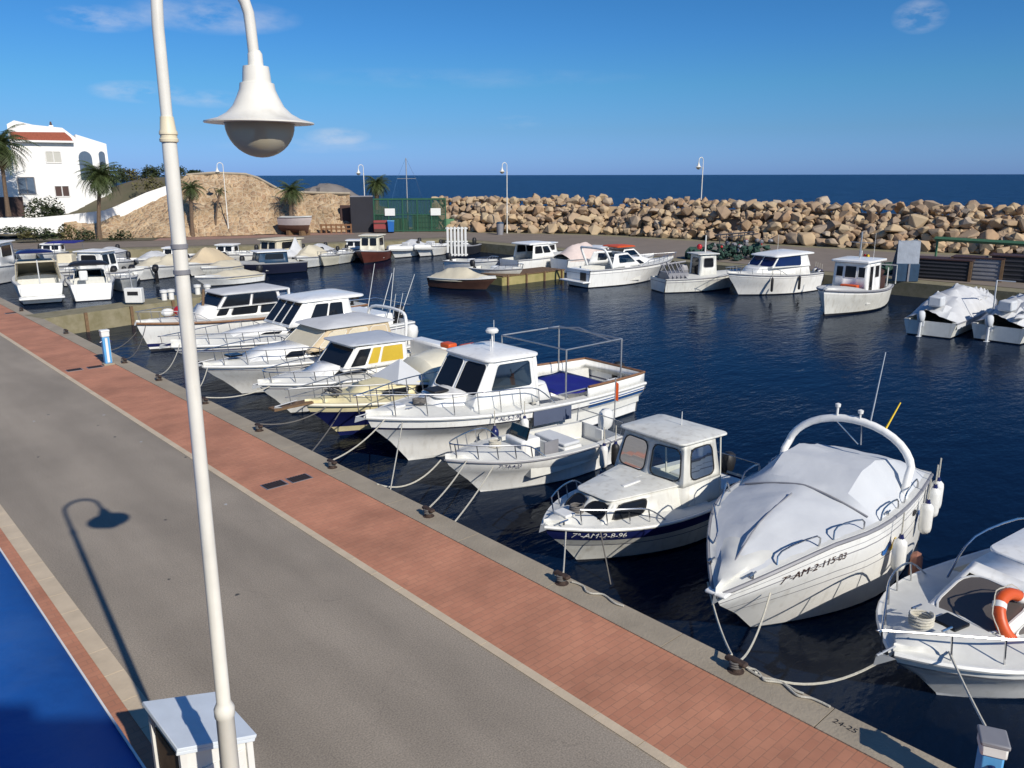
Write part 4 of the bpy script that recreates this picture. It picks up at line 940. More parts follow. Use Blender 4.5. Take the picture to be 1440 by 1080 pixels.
# ---------------- service pedestals, bollards, drains on the near quay
def pedestal(loc, label, rz=0., sc=1.):
    t = thing('service_pedestal', label, 'service pedestal', loc, rz, 'blue water and power pedestals on the quay')
    MB().box((0, 0, .03), (.30, .26, .06)).build('base', CONC, t, bevel=.01)
    MB().box((0, 0, .46), (.20, .17, .82)).build('column', CYAN, t, bevel=.02)
    MB().box((0, -.088, .46), (.07, .012, .74)).box((.108, 0, .46), (.012, .07, .74)).build('front_stripe', WHITEP, t)
    MB().box((0, 0, .94), (.23, .20, .16)).build('head', WHITEP, t, bevel=.02)
    MB().box((0, 0, 1.04), (.25, .22, .06)).build('cap', GREYP if sc > 1 else WHITEP, t, bevel=.015)
    for k in (-1, 1): MB().tube([V(k * .1, 0, .72), V(k * .16, 0, .70)], .028, 8).build('socket', NAVY, t)
    t.scale = (sc,) * 3; return t
pedestal(at(152, 512), 'blue and white service pedestal on the far quay edge near the stone pier')
_p = pedestal((7.2, 1.62, 0), 'blue and white service pedestal in the bottom right corner', R(25), 1.02); _p.scale = (1.05, 1.05, .68)
def bollard(loc, label):
    t = thing('mooring_bollard', label, 'bollard', loc, 0, 'iron bollards along the quay edge')
    MB().lathe([(.13, 0), (.13, .025), (.085, .04), (.07, .12), (.075, .16)], n=12).build('base', RUST, t)
    MB().box((0, 0, .19), (.12, .34, .07)).build('cross_head', RUST, t, bevel=.03)
    MB().tube([V(.085 * math.cos(a), .085 * math.sin(a), .09 + a * .006) for a in [PI / 5 * k for k in range(28)]], .018, 5).build('rope_turns', ROPED, t)
    t.scale = (.8, .8, .75); return t
BL = {}
for i, (px, py, nm) in enumerate(((1046, 936, 'in front of the bow of the covered white cruiser'), (803, 815, 'in front of the blue banded pilothouse boat'), (616, 722, 'in front of the small open white boat'), (479, 655, 'in front of the large boat with blue tarpaulin'), (374, 604, 'in front of the cream cabin boat'), (296, 566, 'in front of the beige windowed cabin boat'), (228, 534, 'just past the lamp pole, before the two farthest motor boats'), (176, 510, 'close to the blue service pedestal'), (98, 468, 'nearest the stone pier'), (38, 436, 'beyond the stone pier at the left'))):
    p = at(px, py); p.x = 7.31; BL[i] = p; bollard(p, 'rusty bollard ' + nm)
def drain(px, py, label):
    p = at(px, py, .01); t = thing('drain_grate', label, 'drain grate', V(p.x, p.y, .006), 0, 'pairs of drain grates in the brick paving')
    MB().box((0, 0, 0), (.42, .30, .012)).build('frame', GALV, t)
    q = MB()
    for k in range(7): q.box((-.165 + k * .055, 0, .009), (.03, .25, .012))
    q.build('grate_bars', RUST, t); MB().box((0, 0, .0075), (.38, .26, .004)).build('pit', BLACK, t)
drain(385, 681, 'iron drain grate in the brick paving, left of the middle pair'); drain(420, 672, 'iron drain grate in the brick paving, right of the middle pair')
drain(104, 519, 'iron drain grate near the service pedestal, left of its pair'); drain(133, 515, 'iron drain grate near the service pedestal, right of its pair')
drain(15, 439, 'far drain grate at the left picture edge')
# painted berth number on the coping
vs, fs = text_mesh('24-25', .11); p = at(1205, 1007); p.x = 7.3; q = MB(); M = Matrix.Translation((p.x, p.y, .0235)) @ Matrix.Rotation(R(-90), 4, 'Z')
q.add([M @ v for v in vs], fs); tag(q.build('berth_number', BLACK, None, 0, fix=False), 'black painted berth number on the concrete quay edge', 'painted number')
# ------------------------------------------------------------------ boats moored along the near quay
G1 = 'boats moored bow-on to the near quay'; ROPES = []
def rope(a, b, s, label, m=ROPE, r=.014, group='mooring ropes'):
    o = MB().tube(sag(a, b, s, 14), r, 5).build('mooring_rope', m); tag(o, label, 'rope', group); return o

def loose(a, b, s, label, group='loose rope ends'):
    a, b = Vector(a), Vector(b); d = (b - a); n = V(-d.y, d.x, 0).normalized(); ph = random.uniform(0, 6)
    pts = [a.lerp(b, k / 9) + n * .07 * math.sin(ph + k * 1.35) * math.sin(PI * k / 9) for k in range(10)]
    for p in pts[1:]: p.x = min(p.x, QX - .04); p.z = .04
    o = MB().tube(smoothpath(pts, 4), .013, 6).build('rope_end', ROPE); tag(o, label, 'rope', group)
# B1 small cuddy boat, bottom right
def b1():
    b = Boat('cuddy_boat', 'white cuddy boat with a lifebuoy, cut by the right picture edge', (8.78, 3.1), -14, 5.4, 2.35, .92, .80, rake=1.0, group=G1, pb=3.6, pw=2.2, fl=.3)
    b.hull(bands=[(2.95, 3.1, GREYP)], fd=.52, floor=.2, rub=WHITEP, rubr=.035, boot=.05, bottom=CANV)
    z = b.dz(3.4)
    b.cabin(1.5, 4.3, .88, .46, z - .06, 1.7, 3.2, .66, .50, z + .46, zb1=z + .02, side=[(.05, .46, .2, .85), (.50, .93, .15, .8)], front=[(.08, .92, .12, .82)], glass=mat('grey_brown_acrylic', (.13, .115, .105), .2), fmat=WHITEP, top=True, name='cuddy', rnd=.6)
    b.slab('hard_top', W, 1.0, 2.75, .80, .64, z + .44, .05, .06, r=.2)
    b.rail(.60, 1, .34, fwd=.25, n=5); b.anchor(b.L + .35, .95)
    b.hatch(4.35, 0, z + .14, .3, .3, GLASSD, 'hatch'); b.cleat(4.75, .2, z + .22); b.cleat(4.6, -.3, z + .22)
    b.tubepart('grab_rail', STEEL, [V(1.0, .98, z), V(1.1, 1.0, z + .55), V(2.4, .98, z + .62), V(3.3, .75, z + .12)], .016, smooth=4)
    b.tubepart('grab_rail', STEEL, [V(1.0, -.98, z), V(1.1, -1.0, z + .42), V(2.4, -.98, z + .42), V(3.3, -.75, z + .12)], .016, smooth=4)
    b.outboard(sc=1.2)
    p = V(10.34, 2.30, .30); lifebuoy(p, (R(58), 0, R(-14)), 'orange lifebuoy with white bands on the side of the cuddy boat')
    rope(b.w(4.9, .35, .95), (7.2, 1.64, .70), .02, 'taut mooring rope from the cuddy boat down to the corner pedestal')
    rope(b.w(5.35, 0, .9), V(7.4, 4.05, .05), .28, 'slack pale rope looping from the cuddy boat to the quay')
b1()
# B2 sport cruiser under canvas
def b2():
    b = Boat('sport_cruiser', 'white sport cruiser under a grey white canvas cover, with a white radar arch', (8.25, 5.15), 5, 5.65, 2.3, 1.0, 1.32, rake=1.15, group=G1, pb=2.3, pw=1.8, fl=.75, wlb=.93, hump=1.48)
    b.hull(bands=[(2.28, 2.31, GREYP), (2.55, 2.58, GREYP), (3.10, 3.16, GREYP), (3.42, 3.45, GREYP)], fd=.3, floor=.4, rub=GREYP, rubr=.03, boot=.03, cover=True)
    b.cover([(5.35, .02, 1.0, .6), (5.1, .08, .95, .90), (4.5, .20, 1.0, .97), (3.4, .27, 1.25, .98), (3.05, .28, 1.6, .98), (2.96, .32, 10, .98), (2.45, .55, 10, .97), (1.9, .57, 10, .96), (1.2, .42, 10, .96), (.25, .18, 10, .97), (.08, .05, 10, .97)], CANV, drop=.03, inset=-.04, flat=1, rough=.006)
    # seam cords lying on the canvas
    z = b.dz(3)
    b.tubepart('cover_seam', GREYP, [V(5.2, 0, b.dz(5.2) + .08), V(4.5, 0, b.dz(4.5) + .22), V(3.5, 0, b.dz(3.5) + .285)], .012, smooth=4)
    q = MB(); q.tube(smoothpath([V(3.05, y, b.dz(3.0) + .285 * (1 - abs(y / 1.1) ** 1.4) + .015) for y in [(-.95 + 1.9 * k / 12) for k in range(13)]], 2), .014); q.build('cover_seam', GREYP, b.o)
    # arch
    x0, w0, zb = 1.42, 1.0, b.dz(1.3) - .02; pts = [V(x0 + .22, w0, zb), V(x0 + .1, w0, zb + .35)] + [V(x0 - .02 - .1 * math.sin(a), w0 * math.cos(a), zb + .36 + .66 * math.sin(a)) for a in [R(8 + 164 * k / 16) for k in range(17)]] + [V(x0 + .1, -w0, zb + .35), V(x0 + .22, -w0, zb)]
    MB().tube(pts, .062, 10).build('radar_arch', W, b.o)
    zt = zb + 1.03
    for y, h, r in ((-.25, .18, .02), (.12, .14, .015)): MB().tube([V(x0 - .1, y, zt), V(x0 - .1, y, zt + h)], r, 8).lathe([(.0, 0), (.04, .0), (.045, .05), (0, .07)], (x0 - .1, y, zt + h - .02), 10).build('navigation_light', WHITEP, b.o)
    b.antenna(x0 - .1, .28, zt - .05, 1.15, (-.36, .0), .014, GALV); b.antenna(x0 - .1, .52, zt - .08, .42, (-.28, .1), .02, YEL)
    q = MB().tube([V(x0 - .1, .15, zt - .02), V(x0 - .5, .05, zb + .5), ], .01).tube([V(x0 - .1, -.3, zt - .04), V(x0 - .5, .0, zb + .5)], .01); q.build('brace', STEEL, b.o)
    # low side rails
    for sd in (1, -1):
        for xa, xb in ((4.9, 4.3), (4.05, 3.4), (2.9, 2.2), (1.9, 1.0)):
            ya, yb = b.hb(xa) - .05, b.hb(xb) - .05; MB().tube(smoothpath([V(xa, ya * sd, b.dz(xa)), V(xa - .1, ya * sd, b.dz(xa) + .16), V(xb + .1, yb * sd, b.dz(xb) + .18), V(xb, yb * sd, b.dz(xb))], 3), .013, 6).build('hand_rail', STEEL, b.o)
    b.anchor(b.L + .1, 1.0); b.cleat(5.25, .3, b.dz(5.2)); b.cleat(5.25, -.3, b.dz(5.2)); b.cleat(2.6, 1.08, b.dz(2.6))
    q = MB().box((b.L - .18, 0, 1.0), (.4, .3, .05)); q.build('bow_platform', W, b.o, bevel=.02)
    b.text('7ª-AM-2-115-03', .16, 4.3, 3.1, m=BROWND)
    # coloured swoosh and oval port
    for k, (m_, xo) in enumerate(((BLUE, 2.62), (YEL, 2.38), (BLUE, .95))):
        q = MB(); pt = []
        for j in range(9):
            x = xo + .30 * (j / 8 - .5); y1 = 2.6 + .10 * math.sin(j * .8); 
            for vv in (y1 - .12, y1 + .12 * math.sin(PI * j / 8)):
                g = b.lev(vv, x / b.lev(vv, 1).x); pt.append(V(x, g.y + .012, g.z))
        q.grid([[pt[2 * j], pt[2 * j + 1]] for j in range(9)]); q.build('hull_emblem', m_, b.o, 0)
    for x in (1.35,):
        g = b.lev(3.0, x / b.lev(3, 1).x); o = MB().lathe([(0, .0), (.05, 0), (.05, .01), (0, .012)], n=12).build('port_light', BLACK, b.o); o.location = (x, g.y + .01, g.z); o.rotation_euler = (R(-90), 0, 0); o.scale = (1.6, 1, 1)
    b.outboard(sc=1.0, z=.6, m=GREYP)
    # fenders
    for x, dz, lab in ((.12, -.18, 'long white fender at the stern corner of the covered cruiser'), (.42, -.22, 'white fender next to the stern corner of the covered cruiser'), (2.55, -.42, 'white fender halfway along the covered cruiser'), (1.05, -.3, 'short white fender between mid and stern of the covered cruiser')):
        g = b.lev(4, x / b.L); p = b.w(x, g.y + .14, g.z + dz - .15); fender(p, .42, .10, lab)
    # brown worn fender roll between this boat and the cuddy boat
    p = b.w(1.75, b.hb(1.75) + .2, .30); t = thing('roll_fender', 'worn reddish round fender between the covered cruiser and the cuddy boat', 'fender', p)
    t.rotation_euler = (R(90), R(12), R(20))
    MB().tube([V(.17 * math.cos(a), .22 * math.sin(a), 0) for a in [2 * PI * k / 18 for k in range(18)]], .085, 8, True).build('ring', mat('worn_red_brown', (.30, .13, .09), .8, var=.4, vscale=6), t)
    # lower topside point towards the bow, nothing hung on it
    g = b.lev(2.2, 3.95 / b.L)
    bl = BL[0]; rope(b.w(5.0, .45, .92), V(bl.x + .03, bl.y, .12), .22, 'pale mooring rope from the covered cruiser to its bollard')
    rope(b.w(5.3, -.3, .92), V(bl.x + .03, bl.y + .08, .17), .1, 'second mooring rope on the far side of the covered cruiser bow')
    for k in range(2): loose(V(bl.x + .1, bl.y - .1 * k, .04), V(7.46, bl.y - .75 - .3 * k, .045), -.02, 'loose rope end lying on the coping at the nearest bollard', group='loose rope ends')
b2()
# B3 blue banded pilothouse boat
def b3():
    b = Boat('pilothouse_boat', 'small white pilothouse boat with a dark blue hull band and rounded black windows', (8.26, 8.32), -2, 4.75, 2.05, .90, .66, rake=.8, group=G1, pb=2.7, pw=1.8, fl=.45)
    b.hull(hm=W2, bands=[(2.62, 3.62, NAVY), (2.05, 2.12, NAVY)], fd=.34, floor=.18, rub=WHITEP, rubr=.03, boot=.05)
    z = .68
    b.cabin(1.95, 3.98, .84, .50, z, 1.95, 3.55, .72, .40, 1.12, vf=.10, front=[(.12, .88, .22, .82)], side=[(.58, .92, .22, .8)], glass=GLASSD, fmat=BLACK, name='trunk_cabin', rnd=.75, zb1=z + .12, zt1=1.1, m=W2, fw=.02)
    b.slab('trunk_roof', W2, 1.9, 3.67, .73, .43, 1.10, .03, .05, r=.15, dz=.0)
    b.cabin(1.25, 2.26, .80, .78, 1.10, 1.32, 2.12, .70, .66, 1.80, vf=.06, front=[(.10, .90, .12, .86)], side=[(.16, .80, .12, .86)], glass=CLEAR, fmat=BLACK, name='pilothouse', rnd=.45, m=W2, fw=.018, solid=.03)
    b.cabin(1.25, 2.28, .82, .80, .5, 1.25, 2.26, .80, .78, 1.10, name='lower_house', m=W2)
    b.slab('roof', W2, 1.0, 2.26, .78, .74, 1.79, .045, .07, r=.12, dz=.03)
    for y in (-.62, .62): b.tubepart('roof_post', W2, [V(.95, y, .66), V(1.05, y, 1.8)], .018)
    b.hatch(2.9, .18, 1.17, .42, .07, WHITEP, 'grab_bar'); b.hatch(2.7, -.2, 1.155, .5, .5, W2)
    b.rail(.60, .90, .28, n=4, both=False, inset=.08)
    for x in (4.55,): b.cleat(x, .25, b.dz(x) + .06); b.hatch(4.3, 0, b.dz(4.3) + .12, .22, .3, WHITEP, 'windlass')
    b.anchor(b.L + .12, .92); b.text('7ª-AM-2-8-96', .14, 4.0, 3.12, m=WHITEP)
    b.antenna(1.5, .1, 1.86, .3); b.tubepart('stern_rail', STEEL, [V(.05, .8, .66), V(.0, .8, 1.0), V(.0, -.8, 1.0), V(.05, -.8, .66)], .014)
    MB().box((.55, .0, .5), (.7, 1.2, .35)).box((.2, 0, .45), (.3, 1.5, .35)).build('stern_seat', WHITEP, b.o, bevel=.03)
    b.outboard(sc=.9, z=.62)
    MB().tube(smoothpath([V(.3, .85, .72), V(.6, .9, .78), V(1.0, .86, .7), V(.8, .7, .74), V(.4, .8, .76)], 4), .02).build('coiled_line', ROPED, b.o)
    bl = BL[1]; rope(b.w(4.6, .35, .86), V(bl.x + .03, bl.y, .17), .03, 'taut mooring rope from the blue banded boat to its bollard'); rope(b.w(4.1, .62, .8), V(b.w(4.1, 1.0, 0).x, b.w(4.1, .9, 0).y, WL - .1), .0, 'thin line hanging from the blue banded boat into the water', ROPED, .012)
    loose(V(bl.x + .1, bl.y - .1, .04), V(7.44, bl.y - 1.0, .045), -.03, 'loose rope lying on the coping beside the second bollard', group='loose rope ends')
b3()
# B4 open console boat
def b4():
    b = Boat('open_console_boat', 'small open white boat with a thin bow rail and covered console', (9.0, 11.8), -4, 4.2, 1.75, .90, .68, rake=.85, group=G1, pb=2.6, fl=.18, wlb=.72)
    b.hull(bands=[], fd=.62, floor=.32, gw=.13, rub=GREYP, rubr=.02, boot=.03, bottom=W)
    MB().box((2.25, 0, .62), (.5, .6, .7)).build('console', W, b.o, bevel=.05); MB().box((2.34, 0, 1.08), (.04, .56, .28), ry=R(-18)).build('windscreen', SMOKE, b.o)
    MB().box((1.3, 0, .50), (.5, 1.1, .36)).build('seat_locker', WHITEP, b.o, bevel=.04); MB().box((1.3, 0, .72), (.46, 1.0, .08)).build('seat_cushion', CANV, b.o, bevel=.03)
    MB().box((2.0, .62, .72), (.38, .02, .5)).build('side_panel', GREYP, b.o)
    b.rail(.55, .96, .30, n=5, fwd=.0); b.outboard(sc=1.05, m=WHITEP)
    b.tubepart('stern_rail', STEEL, [V(.05, .7, .7), V(0, .72, 1.0), V(0, -.72, 1.0), V(.05, -.7, .7)], .013)
    b.text('7ª-TA-4-22', .10, 3.1, 3.3)
    g = b.lev(4, .2); fender(b.w(.8, g.y + .12, .45), .4, .09, 'white fender on the stern quarter of the open console boat'); fender(b.w(.45, g.y + .12, .42), .4, .09, 'dark fender on the stern quarter of the open console boat', BLACK)
    q = thing('boat_pole_flag', 'small red yellow flag on a pole behind the open console boat', 'flag', b.w(.0, .45, .7)); MB().tube([V(0, 0, 0), V(0, 0, 1.25)], .014).build('pole', GALV, q)
    MB().add([V(0, .01, .75), V(.05, -.05, .72), V(.12, .02, .68), V(.12, .02, 1.05), V(.05, -.05, 1.12), V(0, .01, 1.18)], [(0, 1, 4, 5), (1, 2, 3, 4)]).build('flag', ORANGE, q)
    bl = BL[2]; rope(b.w(3.9, .3, .88), V(bl.x + .03, bl.y, .17), .06, 'mooring rope from the open console boat to its bollard'); rope(b.w(3.5, .62, .75), V(7.5, bl.y - .45, .0), .04, 'second rope from the open console boat to the quay edge')
    rope(b.w(4.3, 0, .9), V(7.44, bl.y + 1.75, .04), .25, 'slack rope from the open console boat towards the quay, left of its bollard')
b4()
# B5 big pilothouse boat with blue tarpaulin
def b5():
    b = Boat('fishing_cruiser', 'large white pilothouse boat with a blue tarpaulin and tall pipe frame at its stern', (8.80, 14.3), -2, 7.8, 2.75, 1.25, .92, rake=1.05, group=G1, pb=2.9, pw=1.7, fl=.15, wlb=.72, sheerp=1.7)
    b.hull(bands=[(2.85, 3.0, NAVY)], fd=.52, floor=.35, gw=.20, rub=WHITEP, rubr=.04, boot=.06, bottom=W, cam=.14)
    z = b.dz(5)
    b.cabin(3.3, 6.4, 1.0, .5, z - .05, 3.4, 5.95, .92, .42, z + .34, vf=.15, name='trunk_cabin', zb1=b.dz(6.3) - .02, m=W)
    b.slab('trunk_roof', W, 3.3, 6.15, .95, .48, z + .33, .03, .06, r=.25)
    b.cabin(3.75, 5.65, 1.06, .90, z + .0, 3.85, 5.0, .92, .80, z + 1.08, vf=.05, front=[(.06, .93, .33, .93, GLASSD)], side=[(.08, .80, .38, .92)], glass=SMOKE, fmat=WHITEP, name='pilothouse', rnd=.25, fw=.02)
    b.slab('roof', W, 3.6, 5.12, 1.0, .90, z + 1.07, .06, .09, r=.25)
    b.cabin(3.70, 3.78, 1.05, 1.05, .35, 3.74, 3.82, .93, .93, z + 1.07, rear=[(.35, .65, .05, .9)], name='bulkhead')
    b.hatch(5.95, 0, z + .44, .4, .45, BLACK, 'hatch')
    q = MB().tube([V(4.3, 0, z + 1.18), V(4.3, 0, z + 1.6)], .02).lathe([(0, 0), (.14, 0), (.16, .05), (.12, .1), (0, .12)], (4.3, 0, z + 1.56), 14); q.build('radar', WHITEP, b.o); b.antenna(4.0, -.3, z + 1.18, .6); b.antenna(4.6, .3, z + 1.18, .3)
    b.rail(.44, 1, .5, n=8, mid=False, fwd=.2, inset=.08); b.anchor(b.L + .3, 1.28)
    for x in (6.9,): b.cleat(x, .3, b.dz(x) + .08); b.hatch(7.0, 0, b.dz(7) + .15, .25, .3, WHITEP, 'windlass')
    # pipe frame over the cockpit
    q = MB(); h = 1.3
    P = [V(1.0, 1.15, b.fs), V(3.0, 1.2, b.fs), V(3.0, -1.2, b.fs), V(1.0, -1.15, b.fs)]
    for p in P: q.tube([p, p + V(0, 0, h)], .022, 6)
    q.tube([p + V(0, 0, h) for p in P], .02, 6, True); q.tube([V(1.4, 1.18, b.fs + h), V(1.4, 0, b.fs + h + .18), V(1.4, -1.18, b.fs + h)], .018); q.build('pipe_frame', GALV, b.o)
    # tarpaulin stretched over the forward cockpit
    q = MB(); rows = [[V(lerp(3.25, 1.55, i / 8), lerp(1.2, -.55, j / 8), b.fs + .24 + .02 * math.sin(i * 1.3 + j) - .05 * math.sin(PI * i / 8)) for j in range(9)] for i in range(9)]; q.grid(rows); q.build('blue_tarpaulin', BLUEC, b.o, 60, solid=.02)
    MB().tube([V(3.25, 1.2, b.fs + .24), V(1.55, 1.2, b.fs + .24), V(1.55, -.55, b.fs + .24)], .018).tube([V(1.55, 1.2, b.fs), V(1.55, 1.2, b.fs + .24)], .018).build('tarpaulin_frame', GALV, b.o)
    # stern bulwark with wooden cap and blue band
    q = MB(); rl = []
    for t in [k / 10 * .30 for k in range(11)]:
        g = b.lev(4, t); rl.append(V(g.x, g.y - .03, g.z + .24))
    path = [V(p.x, p.y, p.z) for p in rl[::-1]] + [V(p.x, -p.y, p.z) for p in rl]
    q.grid([[p - V(0, 0, .25) for p in path], path]); q.build('stern_bulwark', W, b.o, 40, solid=.05); MB().tube([p + V(0, 0, .02) for p in path], .035, 6).build('wooden_cap', TEAK, b.o)
    for sd in (1, -1):
        q = MB(); q.grid([[V(g.x, (g.y + .015) * sd, g.z) for g in (b.lev(v, t / 10 * .3) for v in (2.7, 3.3))] for t in range(11)]); q.build('blue_band', BLUE, b.o, 0)
    MB().box((.9, 0, .55), (.7, 1.0, .4)).box((.5, .6, .65), (.4, .5, .6)).build('fish_crate_locker', WHITEP, b.o, bevel=.03)
    q = MB(); g = b.lev(3.55, .42); q.grid([[V(x, b.hb(x) + .03, zz) for zz in (b.dz(x) - .42, b.dz(x) - .06)] for x in (3.0, 3.4, 3.8, 4.2)]); q.build('shade_panel', mat('blue_grey_shade', (.08, .10, .16), .6), b.o, 0, solid=.04)  # dark panel standing in for the shadow gap along the near side
    b.text('7ª-AL-5-2-90', .14, 4.9, 3.35)
    b.outboard(y=0, sc=1.1, z=.8)
    fender(b.w(4.55, b.hb(4.55) + .12, .62), .45, .10, 'white fender amidships on the large pilothouse boat')
    bl = BL[3]; rope(b.w(7.5, .3, 1.2), V(bl.x + .03, bl.y, .17), .10, 'mooring rope from the large pilothouse boat to its bollard'); rope(b.w(7.2, .5, 1.1), V(7.5, bl.y - 1.7, .0), .0, 'taut pale rope from the large pilothouse boat straight down to the quay edge')
b5()
# B6 cream cabin boat
def b6():
    b = Boat('cream_cabin_boat', 'cream yellow cabin boat with a tented grey cover and a cluttered bow', (8.75, 16.9), 0, 6.0, 2.3, 1.0, .8, rake=.9, group=G1, pb=2.5, fl=.35)
    b.hull(hm=CREAM, bands=[(1.6, 2.95, NAVY)], fd=.40, floor=.3, rub=CREAM2, rubr=.04, deckm=CREAM, bottom=NAVY)
    z = b.dz(3.4)
    b.cabin(2.3, 4.9, .92, .5, z - .05, 2.4, 4.4, .78, .42, z + .28, side=[(.1, .4, .2, .75), (.5, .8, .2, .75)], name='cabin', m=CREAM, top=True, vf=.15)
    b.slab('cabin_roof', CREAM, 2.3, 4.35, .80, .43, z + .27, .03, .05, r=.2)
    # tent cover
    q = MB(); a = z + .42; R_ = [V(3.25, 0, a + .38), V(1.2, 0, a + .52)]
    q.add([R_[0], V(3.75, .6, a - .1), V(3.75, -.6, a - .1), V(2.7, .8, a - .25), V(2.7, -.8, a - .25)], [(0, 1, 3), (0, 2, 4), (0, 1, 2)]); q.build('tent_cover', CANV, b.o, 0, solid=.015)
    b.cover([(3.0, .2, 2, .92), (2.7, .78, 2.6, .95), (2.0, .88, 3, .96), (1.0, .72, 3, .97), (.2, .50, 3, .97), (.08, .1, 3, .97)], CREAM2, 'cockpit_cover', drop=.05, rough=.012)
    MB().box((1.0, .1, z + .80), (.5, .35, .16)).box((1.5, -.2, z + .88), (.3, .4, .14)).build('orange_buoy_bundle', ORANGE, b.o, bevel=.04)
    b.rail(.55, 1, .42, n=6, m=GALV, fwd=.4, inset=.1, mid=True)
    MB().box((b.L + .35, 0, 1.02), (1.0, .3, .05)).build('bowsprit', WOOD, b.o); b.anchor(b.L + .85, 1.08, .05)
    MB().tube(smoothpath([V(5.2 + .12 * math.cos(k), .3 * math.sin(k * 1.7), b.dz(5.2) + .15 + .01 * k) for k in range(16)], 3), .02).build('coiled_line', ROPED, b.o)
    b.outboard(sc=1.1, z=.7)
    bl = BL[4]; rope(b.w(5.6, .3, .9), V(bl.x + .03, bl.y, .17), .15, 'mooring rope from the cream cabin boat to its bollard', ROPED); rope(b.w(5.3, .5, .85), V(7.5, bl.y - 2.0, .0), .05, 'purple grey rope from the cream cabin boat to the quay edge', ROPED)
b6()
# B7 white hardtop with yellow blinds
def b7():
    b = Boat('hardtop_boat', 'white hardtop boat with yellow blinds in its side windows', (8.75, 19.4), 0, 6.2, 2.3, 1.02, .85, rake=.9, group=G1, pb=2.7, fl=.35)
    b.hull(bands=[(3.2, 3.4, GREYP)], fd=.42, floor=.3, rub=WHITEP, rubr=.035, boot=.05)
    z = b.dz(3.6)
    b.cabin(2.2, 5.0, .95, .45, z - .05, 2.3, 4.3, .82, .42, z + .30, name='trunk_cabin', zb1=z, top=True, side=[(.45, .8, .3, .7)])
    b.cabin(2.1, 4.1, .95, .76, z + .2, 2.1, 3.6, .84, .70, z + .80, front=[(.06, .94, .12, .9)], side=[(.08, .46, .18, .88, YELW), (.50, .66, .18, .88, YELW), (.70, .93, .15, .88)], name='wheelhouse', fmat=WHITEP, rnd=.15, fw=.02)
    b.slab('roof', mat('pale_grey_roof', (.50, .53, .57), .5), 1.8, 3.85, .92, .78, z + .79, .05, .06, r=.15, dz=.05)
    MB().box((.55, 0, z + .1), (.5, 1.7, .7)).build('stern_locker', W, b.o, bevel=.08); b.rail(.5, .95, .3, n=6, m=STEEL)
    b.anchor(b.L + .2, 1.0); b.outboard(sc=1.1, z=.75, m=NAVY); b.antenna(2.2, .5, z + 1.0, 1.1, (-.3, 0)); fender(b.w(2.3, b.hb(2.3) + .12, .5), .42, .1, 'dark fender on the boat with yellow blinds', NAVY)
    bl = BL[5]; rope(b.w(5.9, .2, .95), V(bl.x + .03, bl.y, .17), .12, 'mooring rope from the boat with yellow blinds to its bollard')
b7()
# B8 white cruiser with beige canvas sides
def b8():
    b = Boat('canvas_top_cruiser', 'white cruiser with beige canvas enclosure under a pale bimini', (8.45, 22.2), 0, 7.0, 2.6, 1.05, .9, rake=1.1, group=G1, pb=2.6, fl=.35)
    b.hull(bands=[(3.25, 3.4, GREYP)], fd=.46, floor=.35, rub=WHITEP, rubr=.04, boot=.05)
    z = b.dz(4)
    b.cabin(2.8, 6.0, 1.05, .5, z - .05, 2.9, 5.2, .92, .42, z + .34, name='trunk_cabin', zb1=z + .05, top=True, side=[(.2, .42, .3, .7), (.5, .68, .3, .7)])
    b.cabin(1.3, 4.2, 1.08, .92, z + .2, 1.4, 3.4, .98, .84, z + .82, name='canvas_enclosure', m=BEIGE, front=[(.05, .95, .1, .9, BEIGE2)], side=[(.05, .3, .15, .85, BEIGE), (.36, .62, .15, .85, BEIGE2), (.68, .92, .15, .85, BEIGE2)], fmat=WHITEP, fw=.015)
    b.slab('bimini_top', CANVW, 1.1, 3.7, 1.05, .95, z + .81, .03, .14, r=.2)
    b.rail(.5, 1, .42, n=7, fwd=.2); b.anchor(b.L + .3, 1.15); b.tubepart('stern_arch', W, [V(.9, 1.15, z), V(.8, 1.1, z + .8), V(.75, .7, z + 1.05), V(.75, -.7, z + 1.05), V(.8, -1.1, z + .8), V(.9, -1.15, z)], .05, 8, 3)
    b.outboard(sc=1.2, z=.85, m=WHITEP); b.hatch(6.1, 0, z + .28, .4, .4, GLASSD)
    bl = BL[5]; rope(b.w(7.0, .3, 1.05), V(7.5, 20.6, 0), .15, 'long low mooring rope from the canvas enclosed cruiser to the quay edge')
b8()
